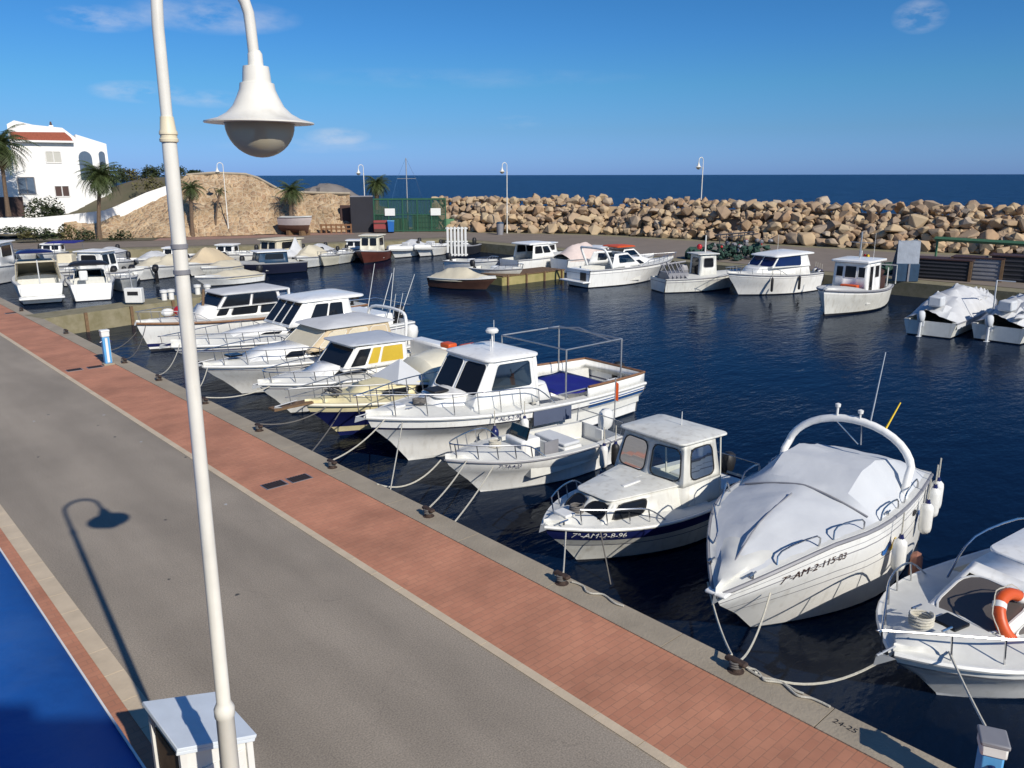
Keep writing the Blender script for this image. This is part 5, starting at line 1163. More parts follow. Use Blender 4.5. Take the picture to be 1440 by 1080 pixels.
# B9 motor yacht
def b9():
    b = Boat('motor_yacht', 'white motor yacht with a raked three pane windscreen and fishing rods at the stern', (8.8, 25.6), 1, 8.6, 2.9, 1.05, .92, rake=1.4, group=G1, pb=2.4, fl=.4)
    b.hull(bands=[(3.1, 3.25, NAVY)], fd=.40, floor=.45, rub=WHITEP, rubr=.04, boot=.04, cam=.2)
    z = b.dz(5)
    b.cabin(3.0, 7.2, 1.2, .5, z - .05, 3.0, 6.2, 1.05, .42, z + .3, name='trunk_cabin', zb1=z + .1, top=True, side=[(.3, .52, .3, .7), (.6, .76, .25, .6)], vf=.15)
    b.cabin(2.6, 5.0, 1.18, .92, z + .32, 2.7, 4.3, 1.02, .84, z + 1.12, front=[(.03, .34, .08, .94), (.37, .64, .08, .94), (.67, .97, .08, .94)], side=[(.16, .42, .25, .85), (.45, .72, .25, .85)], name='wheelhouse', fmat=WHITEP, rnd=.2, fw=.02)
    b.slab('roof', W, 2.0, 4.5, 1.1, .94, z + 1.11, .07, .08, r=.25, dz=-.03)
    MB().box((1.3, 0, z + .0), (.9, 2.2, .75)).build('cockpit_locker', W, b.o, bevel=.08); b.rail(.55, 1, .35, n=8, fwd=.3); b.anchor(b.L + .4, 1.12)
    for i, (x, y, l) in enumerate(((.3, .8, 1.5), (.4, .2, 1.7), (.9, 1.1, .9), (.2, -.6, 1.4), (.6, -1, 1.8))): b.antenna(x, y, z + .2, l, (-.5 + .25 * (i % 3), .25 - .2 * (i % 2)), .016, WHITEP)
    b.tubepart('stern_rail', STEEL, [V(1.4, 1.3, z), V(1.2, 1.3, z + .6), V(.1, 1.2, z + .6), V(.05, -1.2, z + .6), V(1.2, -1.3, z + .6)], .018); b.outboard(sc=1.2, z=.9)
    bl = BL[6]; rope(b.w(8.4, .2, 1.1), V(bl.x + .03, bl.y, .17), .2, 'mooring rope from the motor yacht to its bollard')
b9()
# B10 trawler style cabin cruiser
def b10():
    b = Boat('trawler_yacht', 'white trawler yacht with brown trim, three square side windows and a dark wheelhouse', (9.25, 30.2), 3, 9.2, 2.9, 1.12, .9, rake=.4, group=G1, pb=2.6, fl=.6, wlb=.9)
    b.hull(bands=[(1.35, 1.6, NAVY)], fd=.30, floor=.4, rub=TEAK, rubr=.05, boot=.1, bottom=DARKH)
    z = b.dz(5)
    b.cabin(2.4, 7.0, 1.1, .75, z - .05, 2.5, 6.6, 1.0, .68, z + .5, name='cabin', zb1=z + .05, top=True, side=[(.40, .53, .25, .8), (.57, .79, .25, .8), (.84, .92, .3, .75)], vf=.2, m=W)
    b.cabin(3.9, 6.5, 1.02, .78, z + .42, 4.0, 6.1, .92, .74, z + .92, name='wheelhouse', front=[(.05, .95, .12, .88)], side=[(.06, .48, .12, .88), (.53, .95, .12, .88)], fmat=GREYP, rnd=.1, m=W)
    b.slab('roof', CANVW, 3.5, 6.3, 1.06, .88, z + .91, .06, .06, r=.2)
    b.rail(.75, .98, .4, n=4, m=GALV); b.anchor(b.L + .1, 1.15); b.tubepart('mast', WOOD, [V(6.7, 0, z + .4), V(6.6, 0, z + 1.1)], .05)
    MB().box((3.6, 1.0, z + .5), (.08, .08, .9)).box((3.6, -1.0, z + .5), (.08, .08, .9)).each('roof_post', W, b.o); MB().blob((7.6, .15, 1.4), (.28, .28, .2)).build('red_buoy', RED, b.o); MB().blob((8.0, -.1, 1.35), (.25, .2, .15)).build('white_buoy', WHITEP, b.o)
    b.outboard(sc=1.1, z=.8)
    rope(b.w(8.9, .1, 1.05), V(BL[7].x, BL[7].y, .15), .35, 'brown mooring rope hanging from the trawler yacht bow', ROPED); rope(b.w(8.9, -.2, 1.05), V(BL[8].x, BL[8].y, .15), .9, 'dark slack rope near the stone pier', ROPED)
b10()

def coil(loc, label, r=.16, n=4, m=ROPE):
    pts = [V(r * (1 - .06 * (k % 16) / 16 + random.uniform(-.06, .06)) * math.cos(k * PI / 8), r * math.sin(k * PI / 8), .02 + k * .0022 + random.uniform(0, .008)) for k in range(16 * n)]
    o = MB().tube(pts, .016, 5).build('rope_coil', m); o.location = loc; tag(o, label, 'rope coil', 'coiled ropes'); return o
coil(V(9.4, 3.05, .26), 'rope coil on the foredeck of the cuddy boat', .13)
coil(V(9.0, 8.3, .13), 'rope coil on the foredeck of the blue banded pilothouse boat', .11, m=ROPED); coil(V(10.2, 11.7, .12), 'rope coil on the bow deck of the open console boat', .12); coil(V(10.1, 14.15, .52), 'rope coil on the foredeck of the large pilothouse boat', .14, m=ROPED)
for i, (x, y, z, m_, lab) in enumerate(((10.9, 9.45, -.25, WHITEP, 'white fender on the far side of the blue banded boat'), (11.2, 12.85, -.2, NAVY, 'dark blue fender between the open boat and the large pilothouse boat'), (12.2, 15.9, -.1, WHITEP, 'white fender between the large pilothouse boat and the cream boat'), (11.6, 18.2, -.15, NAVY, 'navy fender between the cream boat and the yellow blind boat'), (12.3, 20.75, -.1, WHITEP, 'white fender between the yellow blind boat and the canvas topped cruiser'))): fender((x, y, z), .42, .095, lab, m_)
# ------------------------------------------------------------------ boats across the harbour
G2 = 'boats on the far side of the harbour'; G3 = 'small boats beyond the stone pier'
def bs(bow, stern, z=.2):
    a, b = at(bow[0], bow[1], z), at(stern[0], stern[1], z); d = b - a; return (a.x, a.y), math.degrees(math.atan2(d.y, d.x)), d.length
def generic(kind, label, bow, hd, L, B, fb=.9, fs=.7, hm=W, group=G2, **k):
    b = Boat(kind, label, bow, hd, L, B, fb, fs, rake=k.get('rake', .7), group=group, fl=k.get('fl', .45), pb=2.5)
    b.hull(hm=hm, bands=k.get('bands', []), fd=k.get('fd', .5), floor=.25, rub=k.get('rub', GREYP), rubr=.03, boot=.06, bottom=k.get('bottom', DARKH), N=10, deckm=k.get('deckm', WD)); return b
# speedboat
def r0():
    b = generic('speedboat', 'large sleek white speedboat side-on, its stern beside the wooden pontoon', (41.6, 30.6), 172, 7.6, 2.6, 1.25, 1.0, rake=1.5, bands=[(3.0, 3.12, GREYP)], fl=.5)
    z = b.dz(3.5)
    b.cabin(2.6, 6.2, 1.05, .4, z - .05, 3.0, 4.6, .85, .5, z + .42, name='coachroof', top=True, zb1=z + .1, side=[(.3, .55, .2, .7)])
    b.cabin(1.6, 4.1, 1.1, .85, z + .0, 1.9, 3.1, .95, .7, z + .78, name='windscreen', m=W, front=[(.05, .48, .15, .9), (.52, .95, .15, .9)], side=[(.25, .92, .3, .88)], glass=SMOKE, fmat=WHITEP)
    b.tubepart('radar_arch', W, [V(1.6, 1.15, z), V(1.1, 1.1, z + .95), V(1.0, .8, z + 1.1), V(1.0, -.8, z + 1.1), V(1.1, -1.1, z + .95), V(1.6, -1.15, z)], .07, 8, 3)
    MB().box((-.25, 0, .35), (.6, 2.2, .08)).box((.25, 0, .75), (.5, 1.9, .5)).build('bathing_platform', W, b.o, bevel=.03); b.rail(.5, 1, .3, n=7, fwd=.2)
    MB().box((-.06, -.5, .6), (.05, .5, .5)).build('stern_locker_opening', BLACK, b.o)
r0()
def r_work():
    b = generic('workboat', 'rough white workboat with a small wheelhouse, red buoy and grey gear on deck', (40.9, 26.1), 167, 5.2, 2.2, 1.0, .75, hm=W2, fd=.25, bands=[(2.9, 3.1, GREYP)])
    b.o.rotation_euler[2] += R(-12)
    z = .8; b.cabin(2.2, 3.3, .6, .55, z - .2, 2.25, 3.2, .55, .5, z + 1.2, name='wheelhouse', m=W2, side=[(.2, .8, .5, .85)], front=[(.15, .85, .5, .85)], rear=[(.2, .8, .1, .85)], top=True, fmat=GREYP)
    b.slab('roof', W2, 2.0, 3.4, .7, .65, z + 1.19, .05, .04); b.tubepart('mast', W2, [V(2.8, 0, 2), V(2.8, 0, 3.0)], .04); MB().blob((2.6, .3, 2.35), (.16, .16, .16)).build('red_lamp', RED, b.o)
    q = MB()
    for k in range(5): q.tube([V(.3 + .25 * k, -.7, .8), V(.2 + .25 * k, 0, 1.5 + .1 * (k % 2)), V(.3 + .25 * k, .7, .8)], .035, 5)
    q.tube([V(.1, 0, 1.45), V(1.6, 0, 1.6)], .05); q.build('pot_hauler', GREYP, b.o); MB().box((.9, 0, .8), (1.2, 1.2, .5)).blob((1.7, .4, 1.1), (.3, .3, .3), jit=.2).build('net_heap', GREYP, b.o)
    MB().blob((3.9, 1.0, .55), (.24, .24, .26), 12, 8).build('buoy', RED, b.o)
r_work()
def r2():
    b = generic('cabin_cruiser', 'white cabin cruiser with a blue tinted wraparound windscreen, near the far quay', (36.9, 23.6), -12, 6.2, 2.6, 1.25, 1.0, fd=.35, rake=.9, bands=[(3.3, 3.4, GREYP)])
    z = b.dz(3)
    b.cabin(1.2, 4.9, 1.15, .55, z - .05, 1.3, 4.4, 1.08, .5, z + .42, name='trunk_cabin', top=True, vf=.2)
    b.cabin(1.2, 3.9, 1.12, .88, z + .38, 1.4, 3.3, 1.0, .8, z + 1.05, name='wheelhouse', front=[(.03, .97, .08, .92)], side=[(.25, .97, .1, .9)], vf=.12, glass=GLASSB, fmat=WHITEP)
    b.slab('roof', W, .9, 3.7, 1.15, .95, z + 1.04, .07, .12, r=.2, dz=-.12); b.rail(.5, 1, .3, n=6); b.antenna(2.6, 0, z + 1.15, .9)
    for x, la in ((4.2, 'dark upright fender nearest the bow of the blue windscreen cruiser'), (2.3, 'dark upright fender aft on the blue windscreen cruiser')): fender(b.w(x, b.hb(x) + .1, .62), .65, .07, la, BLACK)
    for k in range(4):
        p = b.w(-.4 - .25 * k, .6 - .35 * k, .7); fender(p, .5, .15, 'black fender hanging between the cruiser and the fishing boat, %s of four' % ('first', 'second', 'third', 'fourth')[k], BLACK if k % 2 == 0 else WHITEP)
r2()
def r4():
    p = at(1163, 446, WL); b = Boat('fishing_boat', 'traditional white fishing boat with a square wheelhouse and upright stem', (p.x - .35, p.y + .1), 4, 6.4, 2.6, 1.25, .95, rake=.35, group=G2, fl=.55, pb=2.4, k=.6)
    b.hull(hm=W2, fd=.62, floor=.4, rub=GREYP, rubr=.05, boot=.1, bands=[(3.3, 3.7, W)], N=12)
    z = b.dz(3)
    b.cabin(1.9, 3.6, .85, .82, z - .4, 1.95, 3.5, .8, .78, z + 1.25, name='wheelhouse', front=[(.08, .27, .58, .86), (.34, .66, .56, .88), (.73, .92, .58, .86)], side=[(.15, .45, .55, .88), (.6, .85, .1, .88)], m=W, fmat=WHITEP, rnd=.1)
    b.slab('roof', W, 1.6, 3.75, .95, .9, z + 1.24, .1, .05, r=.1); b.tubepart('mast', GALV, [V(2.6, 0, z + 1.3), V(2.6, 0, z + 2.6)], .04); b.antenna(2.2, .5, z + 1.35, 1.2)
    MB().tube([V(2.6, -.5, z + 2.1), V(2.6, .5, z + 2.1)], .02).build('spreader', GALV, b.o)
    q = MB(); q.tube([V(.3, 1.0, z), V(.3, 1.0, z + .9), V(.3, -1.0, z + .9), V(.3, -1.0, z)], .03).tube([V(1.5, 1.0, z), V(1.5, 1.0, z + .9)], .03); q.build('gantry', W2, b.o)
    MB().box((1.0, 0, z + .1), (.9, 1.2, .6)).blob((1.1, .3, z + .5), (.4, .4, .3), jit=.2).build('net_pile', BROWND, b.o)
    for nm, m_, dy in (('red_cloth', RED, 0), ('yellow_cloth', YEL, .15)):
        MB().grid([[V(.15 + .1 * math.sin(k), -.75 + dy + .12 * k * .5, z + 1.3 - .28 * j + .05 * math.sin(j + k)) for j in range(5)] for k in range(4)]).build(nm, m_, b.o, 0, solid=.02)
    MB().tube([V(.1, -.85, z), V(.1, -.85, z + 1.5)], .03).build('flag_pole', W, b.o); MB().blob((.15, -1.25, .75), (.2, .2, .22), 12, 8).build('buoy', RED, b.o)
    MB().box((3.75, .1, z + .12), (.3, .8, .2)).build('deck_box', ORANGE, b.o, bevel=.03); b.anchor(b.L + .1, 1.35)
r4()
def shrink(label, bow, hd, L=4.8, B=2.1, hm=CANV):
    b = generic('covered_boat', label, bow, hd, L, B, .78, .62, rake=.8, hm=W2)
    b.cover([(L - .3, .05, 1.2, .4), (L - .8, .25, 1.4, .8), (L * .6, .55, 1.6, .95), (L * .42, .95, 2.2, .97), (L * .2, .85, 2.2, .98), (.15, .3, 2, .97)], CANVW, drop=.25, inset=.03, rough=.12)
    MB().box((.6, 0, 1.35), (.6, .5, .4)).build('wrapped_engine', CANV, b.o, bevel=.06); q = MB()
    for k in range(6): q.blob((random.uniform(.2, L * .7), random.choice((-1, 1)) * random.uniform(.55, .8), 1.02 + .1 * (k % 2)), (.4, .16, .09), jit=.3)
    q.each('cover_fold', CANVW, b.o, smooth=60); b.outboard(sc=1.0, y=.3, m=CANV); return b
b = shrink('white boat wrapped in crinkled plastic, first of two at the right edge of the harbour', (at(1388, 412, 0).x, at(1388, 412, 0).y), math.degrees(math.atan2(*(at(1308, 448, 0) - at(1388, 412, 0)).yx)), (at(1308, 448, 0) - at(1388, 412, 0)).length, 2.3)
b = shrink('white boat in grey crinkled wrapping, cut off by the right picture edge above the water', (at(1500, 425, 0).x, at(1500, 425, 0).y), math.degrees(math.atan2(*(at(1405, 455, 0) - at(1500, 425, 0)).yx)), (at(1405, 455, 0) - at(1500, 425, 0)).length, 2.3)
b.tubepart('frame_pole', GALV, [V(1, .6, .9), V(1.2, .7, 2.2), V(3, .6, 2.0)], .03); b.tubepart('frame_pole', GALV, [V(1, -.6, .9), V(1.2, -.7, 2.2), V(3, -.6, 2.0)], .03)

def tent(b, m, hh=.5, x0=.15, x1=None, name='canvas_cover'):
    L = b.L; x1 = x1 or L - .3
    b.cover([(x1, .05, 1.1, .45), (lerp(x0, x1, .8), hh * .35, 1.2, .85), (lerp(x0, x1, .5), hh, 1.3, .98), (lerp(x0, x1, .25), hh * .9, 1.5, .99), (x0, hh * .3, 2, .97)], m, name, drop=.15)
# pontoon group
def pont():
    a = at(735, 401, WL); t = thing('wooden_pontoon', 'floating pontoon with mossy yellow stone sides and a plank deck', 'pontoon', V(36.8, 34.6, WL), R(0))
    MB().box((0, 0, .2), (5.2, 1.9, .62)).build('float', mat('mossy_yellow_stone', (.36, .30, .13), .9, col2=(.22, .20, .07), vscale=1.5, bump=.6, bscale=4), t, bevel=.05)
    q = MB()
    for k in range(26): q.box((-2.5 + .2 * k, 0, .54), (.18, 2.0, .05))
    q.build('plank_deck', WOOD, t); q = MB()
    for x in (-2.2, -.7, .8, 2.3): q.box((x, -1.0, .25), (.1, .1, .7))
    q.each('timber_post', WOOD, t)
    t.location = at(738, 401, WL) + V(1.4, 1.6, 0)
pont()
b = generic('covered_dinghy', 'dark hulled dinghy under a pale tent cover, left of the pontoon', *(lambda r: (r[0], r[1]))(bs((697, 385), (632, 380))), 4.2, 1.9, .75, .6, hm=BROWNH, rub=WHITEP); tent(b, BEIGE2, .55)
b = generic('cabin_boat', 'white cabin boat with a side window behind the pontoon', (41.5, 39.6), 180, 5.6, 2.2, 1.0, .85); z = b.dz(2)
b.cabin(1.2, 3.6, .95, .8, z - .1, 1.4, 2.9, .85, .7, z + .9, name='wheelhouse', side=[(.1, .5, .4, .88), (.55, .9, .4, .85)], front=[(.06, .94, .4, .9)], m=W, fmat=WHITEP); b.slab('roof', W, 1.0, 3.2, .95, .8, z + .89, .08, .1)
b = generic('bow_cover_boat', 'white boat with a pinkish canvas hood behind the pontoon, nearest the far quay', (43.0, 36.9), 176, 4.8, 2.1, 1.0, .9); tent(b, mat('pinkish_canvas', (.66, .55, .50), .8, bump=.3, bscale=6), .95)
b = generic('runabout', 'white runabout with an orange hood between the pontoon and the speedboat', (44.3, 34.2), 168, 5.0, 2.1, 1.0, .9); z = b.dz(2)
b.cabin(1.4, 3.6, .95, .6, z, 1.8, 2.8, .8, .55, z + .62, name='windscreen', front=[(.05, .95, .1, .9)], side=[(.1, .9, .15, .88)], glass=SMOKE, fmat=WHITEP); b.slab('orange_hood', ORANGE, 1.2, 2.9, .85, .65, z + .75, .05, .1)
# boats along the far end quay
def ff(kind, label, px, py, hd, L, B, fn=None, **k):
    p = at(px, py, WL); b = generic(kind, label, (p.x, p.y), hd, L, B, k.pop('fb', .85), k.pop('fs', .7), **k)
    if fn: fn(b)
    return b
def f_house(m=W, h=.85, x0=1.4, x1=3.0, glass=GLASSD, roofm=None):
    def g(b):
        z = b.dz(2); b.cabin(x0, x1, b.B * .36, b.B * .32, z - .15, x0 + .05, x1 - .2, b.B * .34, b.B * .3, z + h, name='wheelhouse', m=m, front=[(.08, .46, .45, .88), (.54, .92, .45, .88)], side=[(.15, .8, .45, .88)], rear=[(.15, .85, .1, .88)], glass=glass, fmat=m); b.slab('roof', roofm or m, x0 - .2, x1 + .05, b.B * .4, b.B * .36, z + h - .01, .06, .05)
    return g
def f_open(sc=1.0):
    def g(b): b.outboard(sc=sc); MB().box((b.L * .45, 0, .6), (.4, .5, .6)).build('console', W, b.o, bevel=.05); b.rail(.6, .98, .25, n=4)
    return g
def f_tent(m, h=.5):
    def g(b): tent(b, m, h); b.outboard(sc=1.1)
    return g
def f_rib(b): 
    b.outboard(sc=1.0); q = MB(); ts = [k / 12 for k in range(13)]
    pt = [V(p.x, p.y, p.z - .05) for p in (b.lev(4, t) for t in ts)]; q.tube(smoothpath(pt + [V(p.x, -p.y, p.z) for p in pt[::-1][1:]], 2), .22, 8); q.build('inflatable_tube', WHITEP, b.o); MB().box((b.L * .4, 0, .8), (.5, .6, .6)).build('console', CANVW, b.o, bevel=.06)
S_ = dict(group=G2)
ff('beige_top_boat', 'boat with a beige box-shaped hard top right of the lamp post', 338, 381, 20, 6.2, 2.5, f_house(BEIGE2, .95, 1.0, 3.6), fb=1.1, fs=.9)
ff('black_boat', 'dark blue boat with white struts right of the lamp post', 306, 388, -8, 5.6, 2.3, f_house(DBLUE, .7, 1.2, 3.2, GLASSD, W), hm=mat('blackish_blue_hull', (.012, .015, .035), .35), deckm=GREYDECK)
ff('sail_dinghy', 'small white boat with a raised pointed white cover', 388, 379, 30, 4.2, 1.7, lambda b: (b.cover([(3.6, .1, 1, .5), (2.4, .5, 1.0, .9), (1.6, 1.3, .7, .95), (1.0, .4, 1, .95), (.2, .2, 1, .95)], CANVW, drop=.1), b.outboard()))
ff('tented_boat', 'boat under a beige tent cover in the middle of the far end quay', 418, 379, 40, 4.6, 2.1, f_tent(BEIGE2, .75))
ff('small_launch', 'small pale launch with an engine, right of the beige tent cover', 452, 376, 45, 4.4, 1.9, f_open(), hm=CREAM2)
ff('small_launch', 'second small pale launch, left of the cream wheelhouse boat', 474, 373, 50, 4.4, 1.9, f_open(), hm=W2)
ff('cream_wheelhouse_boat', 'cream wheelhouse boat with a rust red bottom', 508, 372, 40, 5.0, 2.2, f_house(CREAM2, 1.15, 1.6, 3.1), hm=REDH, fb=1.0)
ff('inflatable_boat', 'white inflatable boat right of the cream wheelhouse boat', 549, 364, 25, 4.2, 1.8, f_rib)
ff('inflatable_boat', 'second white inflatable boat, nearest the green fence corner', 585, 362, 25, 4.0, 1.7, f_rib)
ff('small_tender', 'small white tender left of the white slatted gangway', 607, 361, 40, 3.4, 1.5, f_open(.9))
ff('dark_tender', 'black tender moored under the white slatted gangway', 640, 361, 30, 4.2, 1.7, f_open(1.2), hm=DARKH, deckm=GREYDECK)
p = at(628, 357, -.1); t = thing('gangway', 'white slatted gangway panel standing upright on the far quay corner', 'gangway', V(p.x, p.y, -.3), -YAW); q = MB()
for k in range(6): q.box((.1 + .26 * k, 0, 1.1), (.15, .05, 2.1))
q.each('slat', WHITEP, t); MB().box((.75, .05, .15), (1.6, .05, .1)).box((.75, .05, 2.05), (1.6, .05, .1)).box((.75, .05, 1.1), (1.6, .05, .1)).build('cross_rail', WHITEP, t)
# hauled out boat
p = at(440, 331); b = Boat('hauled_out_boat', 'rust bottomed boat standing ashore under a pinkish cover', (p.x, p.y), 110, 3.6, 1.8, 1.2, 1.1, rake=.5, group=None); b.hull(hm=mat('faded_pink_white', (.55, .48, .46), .6), bottom=BROWNH, boot=.5, bands=[], N=8, fd=.3, cover=True); b.o.location.z = .55
MB().box((1.2, 0, -.35), (.3, 1.6, .5)).box((2.6, 0, -.35), (.3, 1.2, .5)).each('cradle', WOOD, b.o)
# beyond the stone pier (left)
ff('white_cruiser', 'white cruiser cut off by the left picture edge, dark boot stripe', -38, 406, 62, 7.0, 2.7, f_house(W, 1.35, 2.4, 4.9), group=G3, fb=1.2, fs=1.0)
def l2_(b):
    z = b.dz(3); b.cabin(1.6, 4.3, 1.05, .9, z - .1, 1.7, 3.7, .95, .8, z + .9, name='windscreen_cover', m=BEIGE2, top=True); b.slab('bimini_top', NAVY, 1.7, 3.2, .85, .8, z + 1.35, .04, .12, r=.15); b.tubepart('bimini_frame', STEEL, [V(1.8, 1.0, z), V(1.8, .8, z + 1.35), V(1.8, -.8, z + 1.35), V(1.8, -1.0, z)], .02)
    MB().box((-.35, 0, .35), (.8, 2.0, .1)).box((.15, 0, .65), (.5, 1.8, .5)).build('stern_steps', W, b.o, bevel=.06); MB().tube([V(0, 0, 1), V(-.3, 0, 2.2)], .03).build('flag_pole', WHITEP, b.o)
c = at(58, 428, WL); b = generic('bathing_platform_cruiser', 'tall white motor cruiser with a navy bimini, its stern steps towards the pier', (c.x + 1.4, c.y + 6.8), -101, 6.4, 2.4, 1.15, 1.0, group=G3); l2_(b)
def l4_(b):
    z = b.dz(2); b.cabin(1.5, 2.9, .8, .7, z, 1.7, 2.4, .7, .6, z + .5, name='windscreen', glass=GLASSD, front=[(.05, .95, .1, .9)], side=[(.1, .9, .1, .9)], fmat=BLACK); b.slab('bimini_top', BLACK, 1.0, 2.8, .95, .85, z + .8, .05, .14, r=.2); b.tubepart('bimini_frame', STEEL, [V(1.3, .95, z), V(1.3, .9, z + .8), V(1.3, -.9, z + .8), V(1.3, -.95, z)], .02); MB().box((1.0, .3, z + .3), (.3, .4, .5)).build('seat', WHITEP, b.o, bevel=.05)
c = at(124, 425, WL); b = generic('black_bimini_boat', 'white boat with a black bimini, broad white transom facing the pier', (c.x + 1.6, c.y + 5.4), -104, 5.0, 2.3, 1.0, .9, group=G3, fd=.4); l4_(b)
ff('console_boat', 'beige console boat with a thin navy bimini behind the broad transom', 80, 392, 60, 4.6, 2.0, lambda b: (MB().box((2.2, 0, 1.0), (1.1, .9, .8)).build('console', BEIGE2, b.o, bevel=.08), b.slab('bimini_top', BLUEC, 1.2, 3.2, .95, .9, 2.1, .04, .05), b.tubepart('bimini_frame', STEEL, [V(1.5, .9, .8), V(1.5, .85, 2.1), V(1.5, -.85, 2.1), V(1.5, -.9, .8)], .02)), group=G3)
ff('pilot_boat', 'white wheelhouse boat with two square front windows beyond the pier', 205, 401, 130, 5.4, 2.3, f_house(W, 1.25, 1.8, 3.4), group=G3, fb=1.0)
ff('beige_covered_boat', 'boat under a flat beige cover, first outboard right of the wheelhouse boat', 190, 396, 45, 5.0, 2.2, f_tent(BEIGE2, .55), group=G3)
ff('beige_covered_boat', 'boat under a beige cover immediately left of the lamp pole', 213, 394, 45, 5.0, 2.2, f_tent(BEIGE2, .65), group=G3)
ff('peaked_cover_boat', 'boat under a peaked pinkish beige cover just right of the lamp pole', 262, 390, 40, 5.0, 2.2, f_tent(BEIGE, .95), group=G3)
ff('pale_dinghy', 'pale cream dinghy under canvas in front of the dark blue boat', 275, 404, 10, 4.2, 1.8, f_tent(BEIGE2, .3), group=G3, fb=.6, fs=.5)
more = [('small_launch', 'small white launch between the two broad sterns and the road, far left', 100, 380, 50, 4.2, 1.9, f_open(1.0), W, G3),
 ('covered_launch', 'low launch under a white cover, directly left of the white wheelhouse boat', 108, 392, 55, 4.4, 1.9, f_tent(CANVW, .45), W2, G3),
 ('small_launch', 'small white launch with console, right of the white wheelhouse boat', 160, 386, 60, 4.2, 1.8, f_open(1.1), W, G3),
 ('covered_launch', 'launch under a pale cover and an outboard, second left of the lamp pole', 196, 383, 50, 4.6, 1.9, f_tent(CANVW, .5), W2, G3),
 ('half_deck_boat', 'half decked white boat with a small cuddy left of the lamp pole', 228, 380, 50, 4.8, 2.0, f_house(W, .6, 1.8, 2.8), W, G3),
 ('covered_launch', 'low covered launch just past the lamp pole, nearest to the pier posts', 285, 396, 35, 4.4, 1.8, f_tent(BEIGE2, .35), W2, G3),
 ('half_deck_boat', 'white half decked boat at the far quay right behind the dark blue boat', 300, 376, 45, 4.8, 2.0, f_house(W, .65, 1.6, 2.7), W, G2),
 ('small_launch', 'small white launch left of the boat with beige hard top', 322, 374, 40, 4.4, 1.9, f_open(1.1), W, G2),
 ('small_launch', 'small white launch just left of the beige tented boat', 402, 371, 45, 4.2, 1.8, f_open(1.0), W, G2),
 ('covered_launch', 'white covered launch just right of the beige tented boat', 436, 369, 45, 4.2, 1.9, f_tent(CANVW, .5), W, G2),
 ('half_deck_boat', 'white half decked boat left of the cream wheelhouse boat', 490, 366, 45, 4.4, 1.9, f_house(W, .6, 1.6, 2.6), W, G2),
 ('covered_launch', 'launch with a grey white cover moored between the two inflatables', 566, 360, 35, 4.0, 1.7, f_tent(CANVW, .45), W2, G2)]
more += [('small_launch', 'small white launch with engine in the corner between the left edge cruiser and the road', 28, 371, 60, 4.4, 1.9, f_open(1.0), W, G3),
 ('half_deck_boat', 'white half decked boat behind the navy bimini of the tall cruiser', 62, 372, 62, 4.8, 2.0, f_house(W, .6, 1.6, 2.8), W, G3),
 ('covered_launch', 'white covered launch above the black bimini boat, nearest the far quay', 138, 372, 55, 4.2, 1.8, f_tent(CANVW, .4), W, G3),
 ('small_launch', 'small low white launch between the tall cruiser and the black bimini boat', 84, 402, 60, 3.8, 1.6, f_open(.9), W, G3),
 ('small_launch', 'low white launch with dark engine right of the black bimini boat', 172, 412, 70, 3.6, 1.5, f_open(1.0), W2, G3)]
for kd, lab, px, py, hd, L_, B_, fn, hm_, g_ in more: ff(kd, lab, px, py, hd, L_, B_, fn, hm=hm_, group=g_)
for kd, lab, px, py, sx_, sy_, fn, hm_ in (('white_motorboat', 'white motorboat with a hood nearest the quay behind the pontoon, left of the orange hood', 780, 350, 745, 356, f_house(W, .7, 1.4, 3.0), W), ('open_motorboat', 'open white motorboat behind the covered dinghy left of the cabin boat', 700, 365, 655, 362, f_open(1.1), W), ('white_motorboat', 'white motorboat with low cabin right of the orange hood, behind the speedboat', 858, 352, 820, 360, f_house(W, .6, 1.6, 3.2), W), ('open_motorboat', 'grey white open motorboat hidden half behind the pontoon', 735, 376, 690, 372, f_open(1.0), W2)):
    bw_, h_, l_ = bs((px, py), (sx_, sy_)); b = generic(kd, lab, bw_, h_, min(6.0, max(3.8, l_)), 2.0, .9, .75, hm=hm_); fn(b)
# free standing black outboards seen over the pier
for i, (px, py) in enumerate(((163, 402), (221, 400), (188, 400))):
    p = at(px, py, WL); t = thing('tilted_outboard', 'black outboard engine raised at the stern, %s beyond the pier' % ('leftmost of three', 'rightmost of three', 'middle one of three')[i], 'outboard engine', p, R(60)); MB().box((-.08, 0, 1.0), (.5, .34, .36), ry=R(-20)).build('cowl', BLACK, t, bevel=.12); MB().box((.06, 0, .5), (.26, .16, .8), ry=R(-12)).box((.1, 0, .15), (.42, .22, .05)).build('leg', BLACK, t, bevel=.02)
p = at(190, 427, .03); t = thing('white_cabinet', 'small white box with a dark slot standing on the stone pier', 'box', V(p.x, p.y, .03), R(-40)); MB().box((0, 0, .4), (.75, .3, .65)).build('body', WHITEP, t, bevel=.03); MB().box((0, -.16, .5), (.45, .02, .16)).build('slot', BLACK, t); MB().tube([V(-.1, .1, .7), V(-.15, .1, 1.5)], .03).build('pipe', GALV, t)
for i, (px, py) in enumerate(((231, 421), (241, 420), (278, 413), (292, 413))):
    p = at(px, py, .03); t = thing('pier_post', 'short white mooring post on the pier, %s from the left' % ('first', 'second', 'third', 'fourth')[i], 'post', V(p.x, p.y, .0)); MB().lathe([(.12, 0), (.12, .35), (.17, .37), (.17, .48), (.0, .52)], n=12).build('post', WHITEP, t)

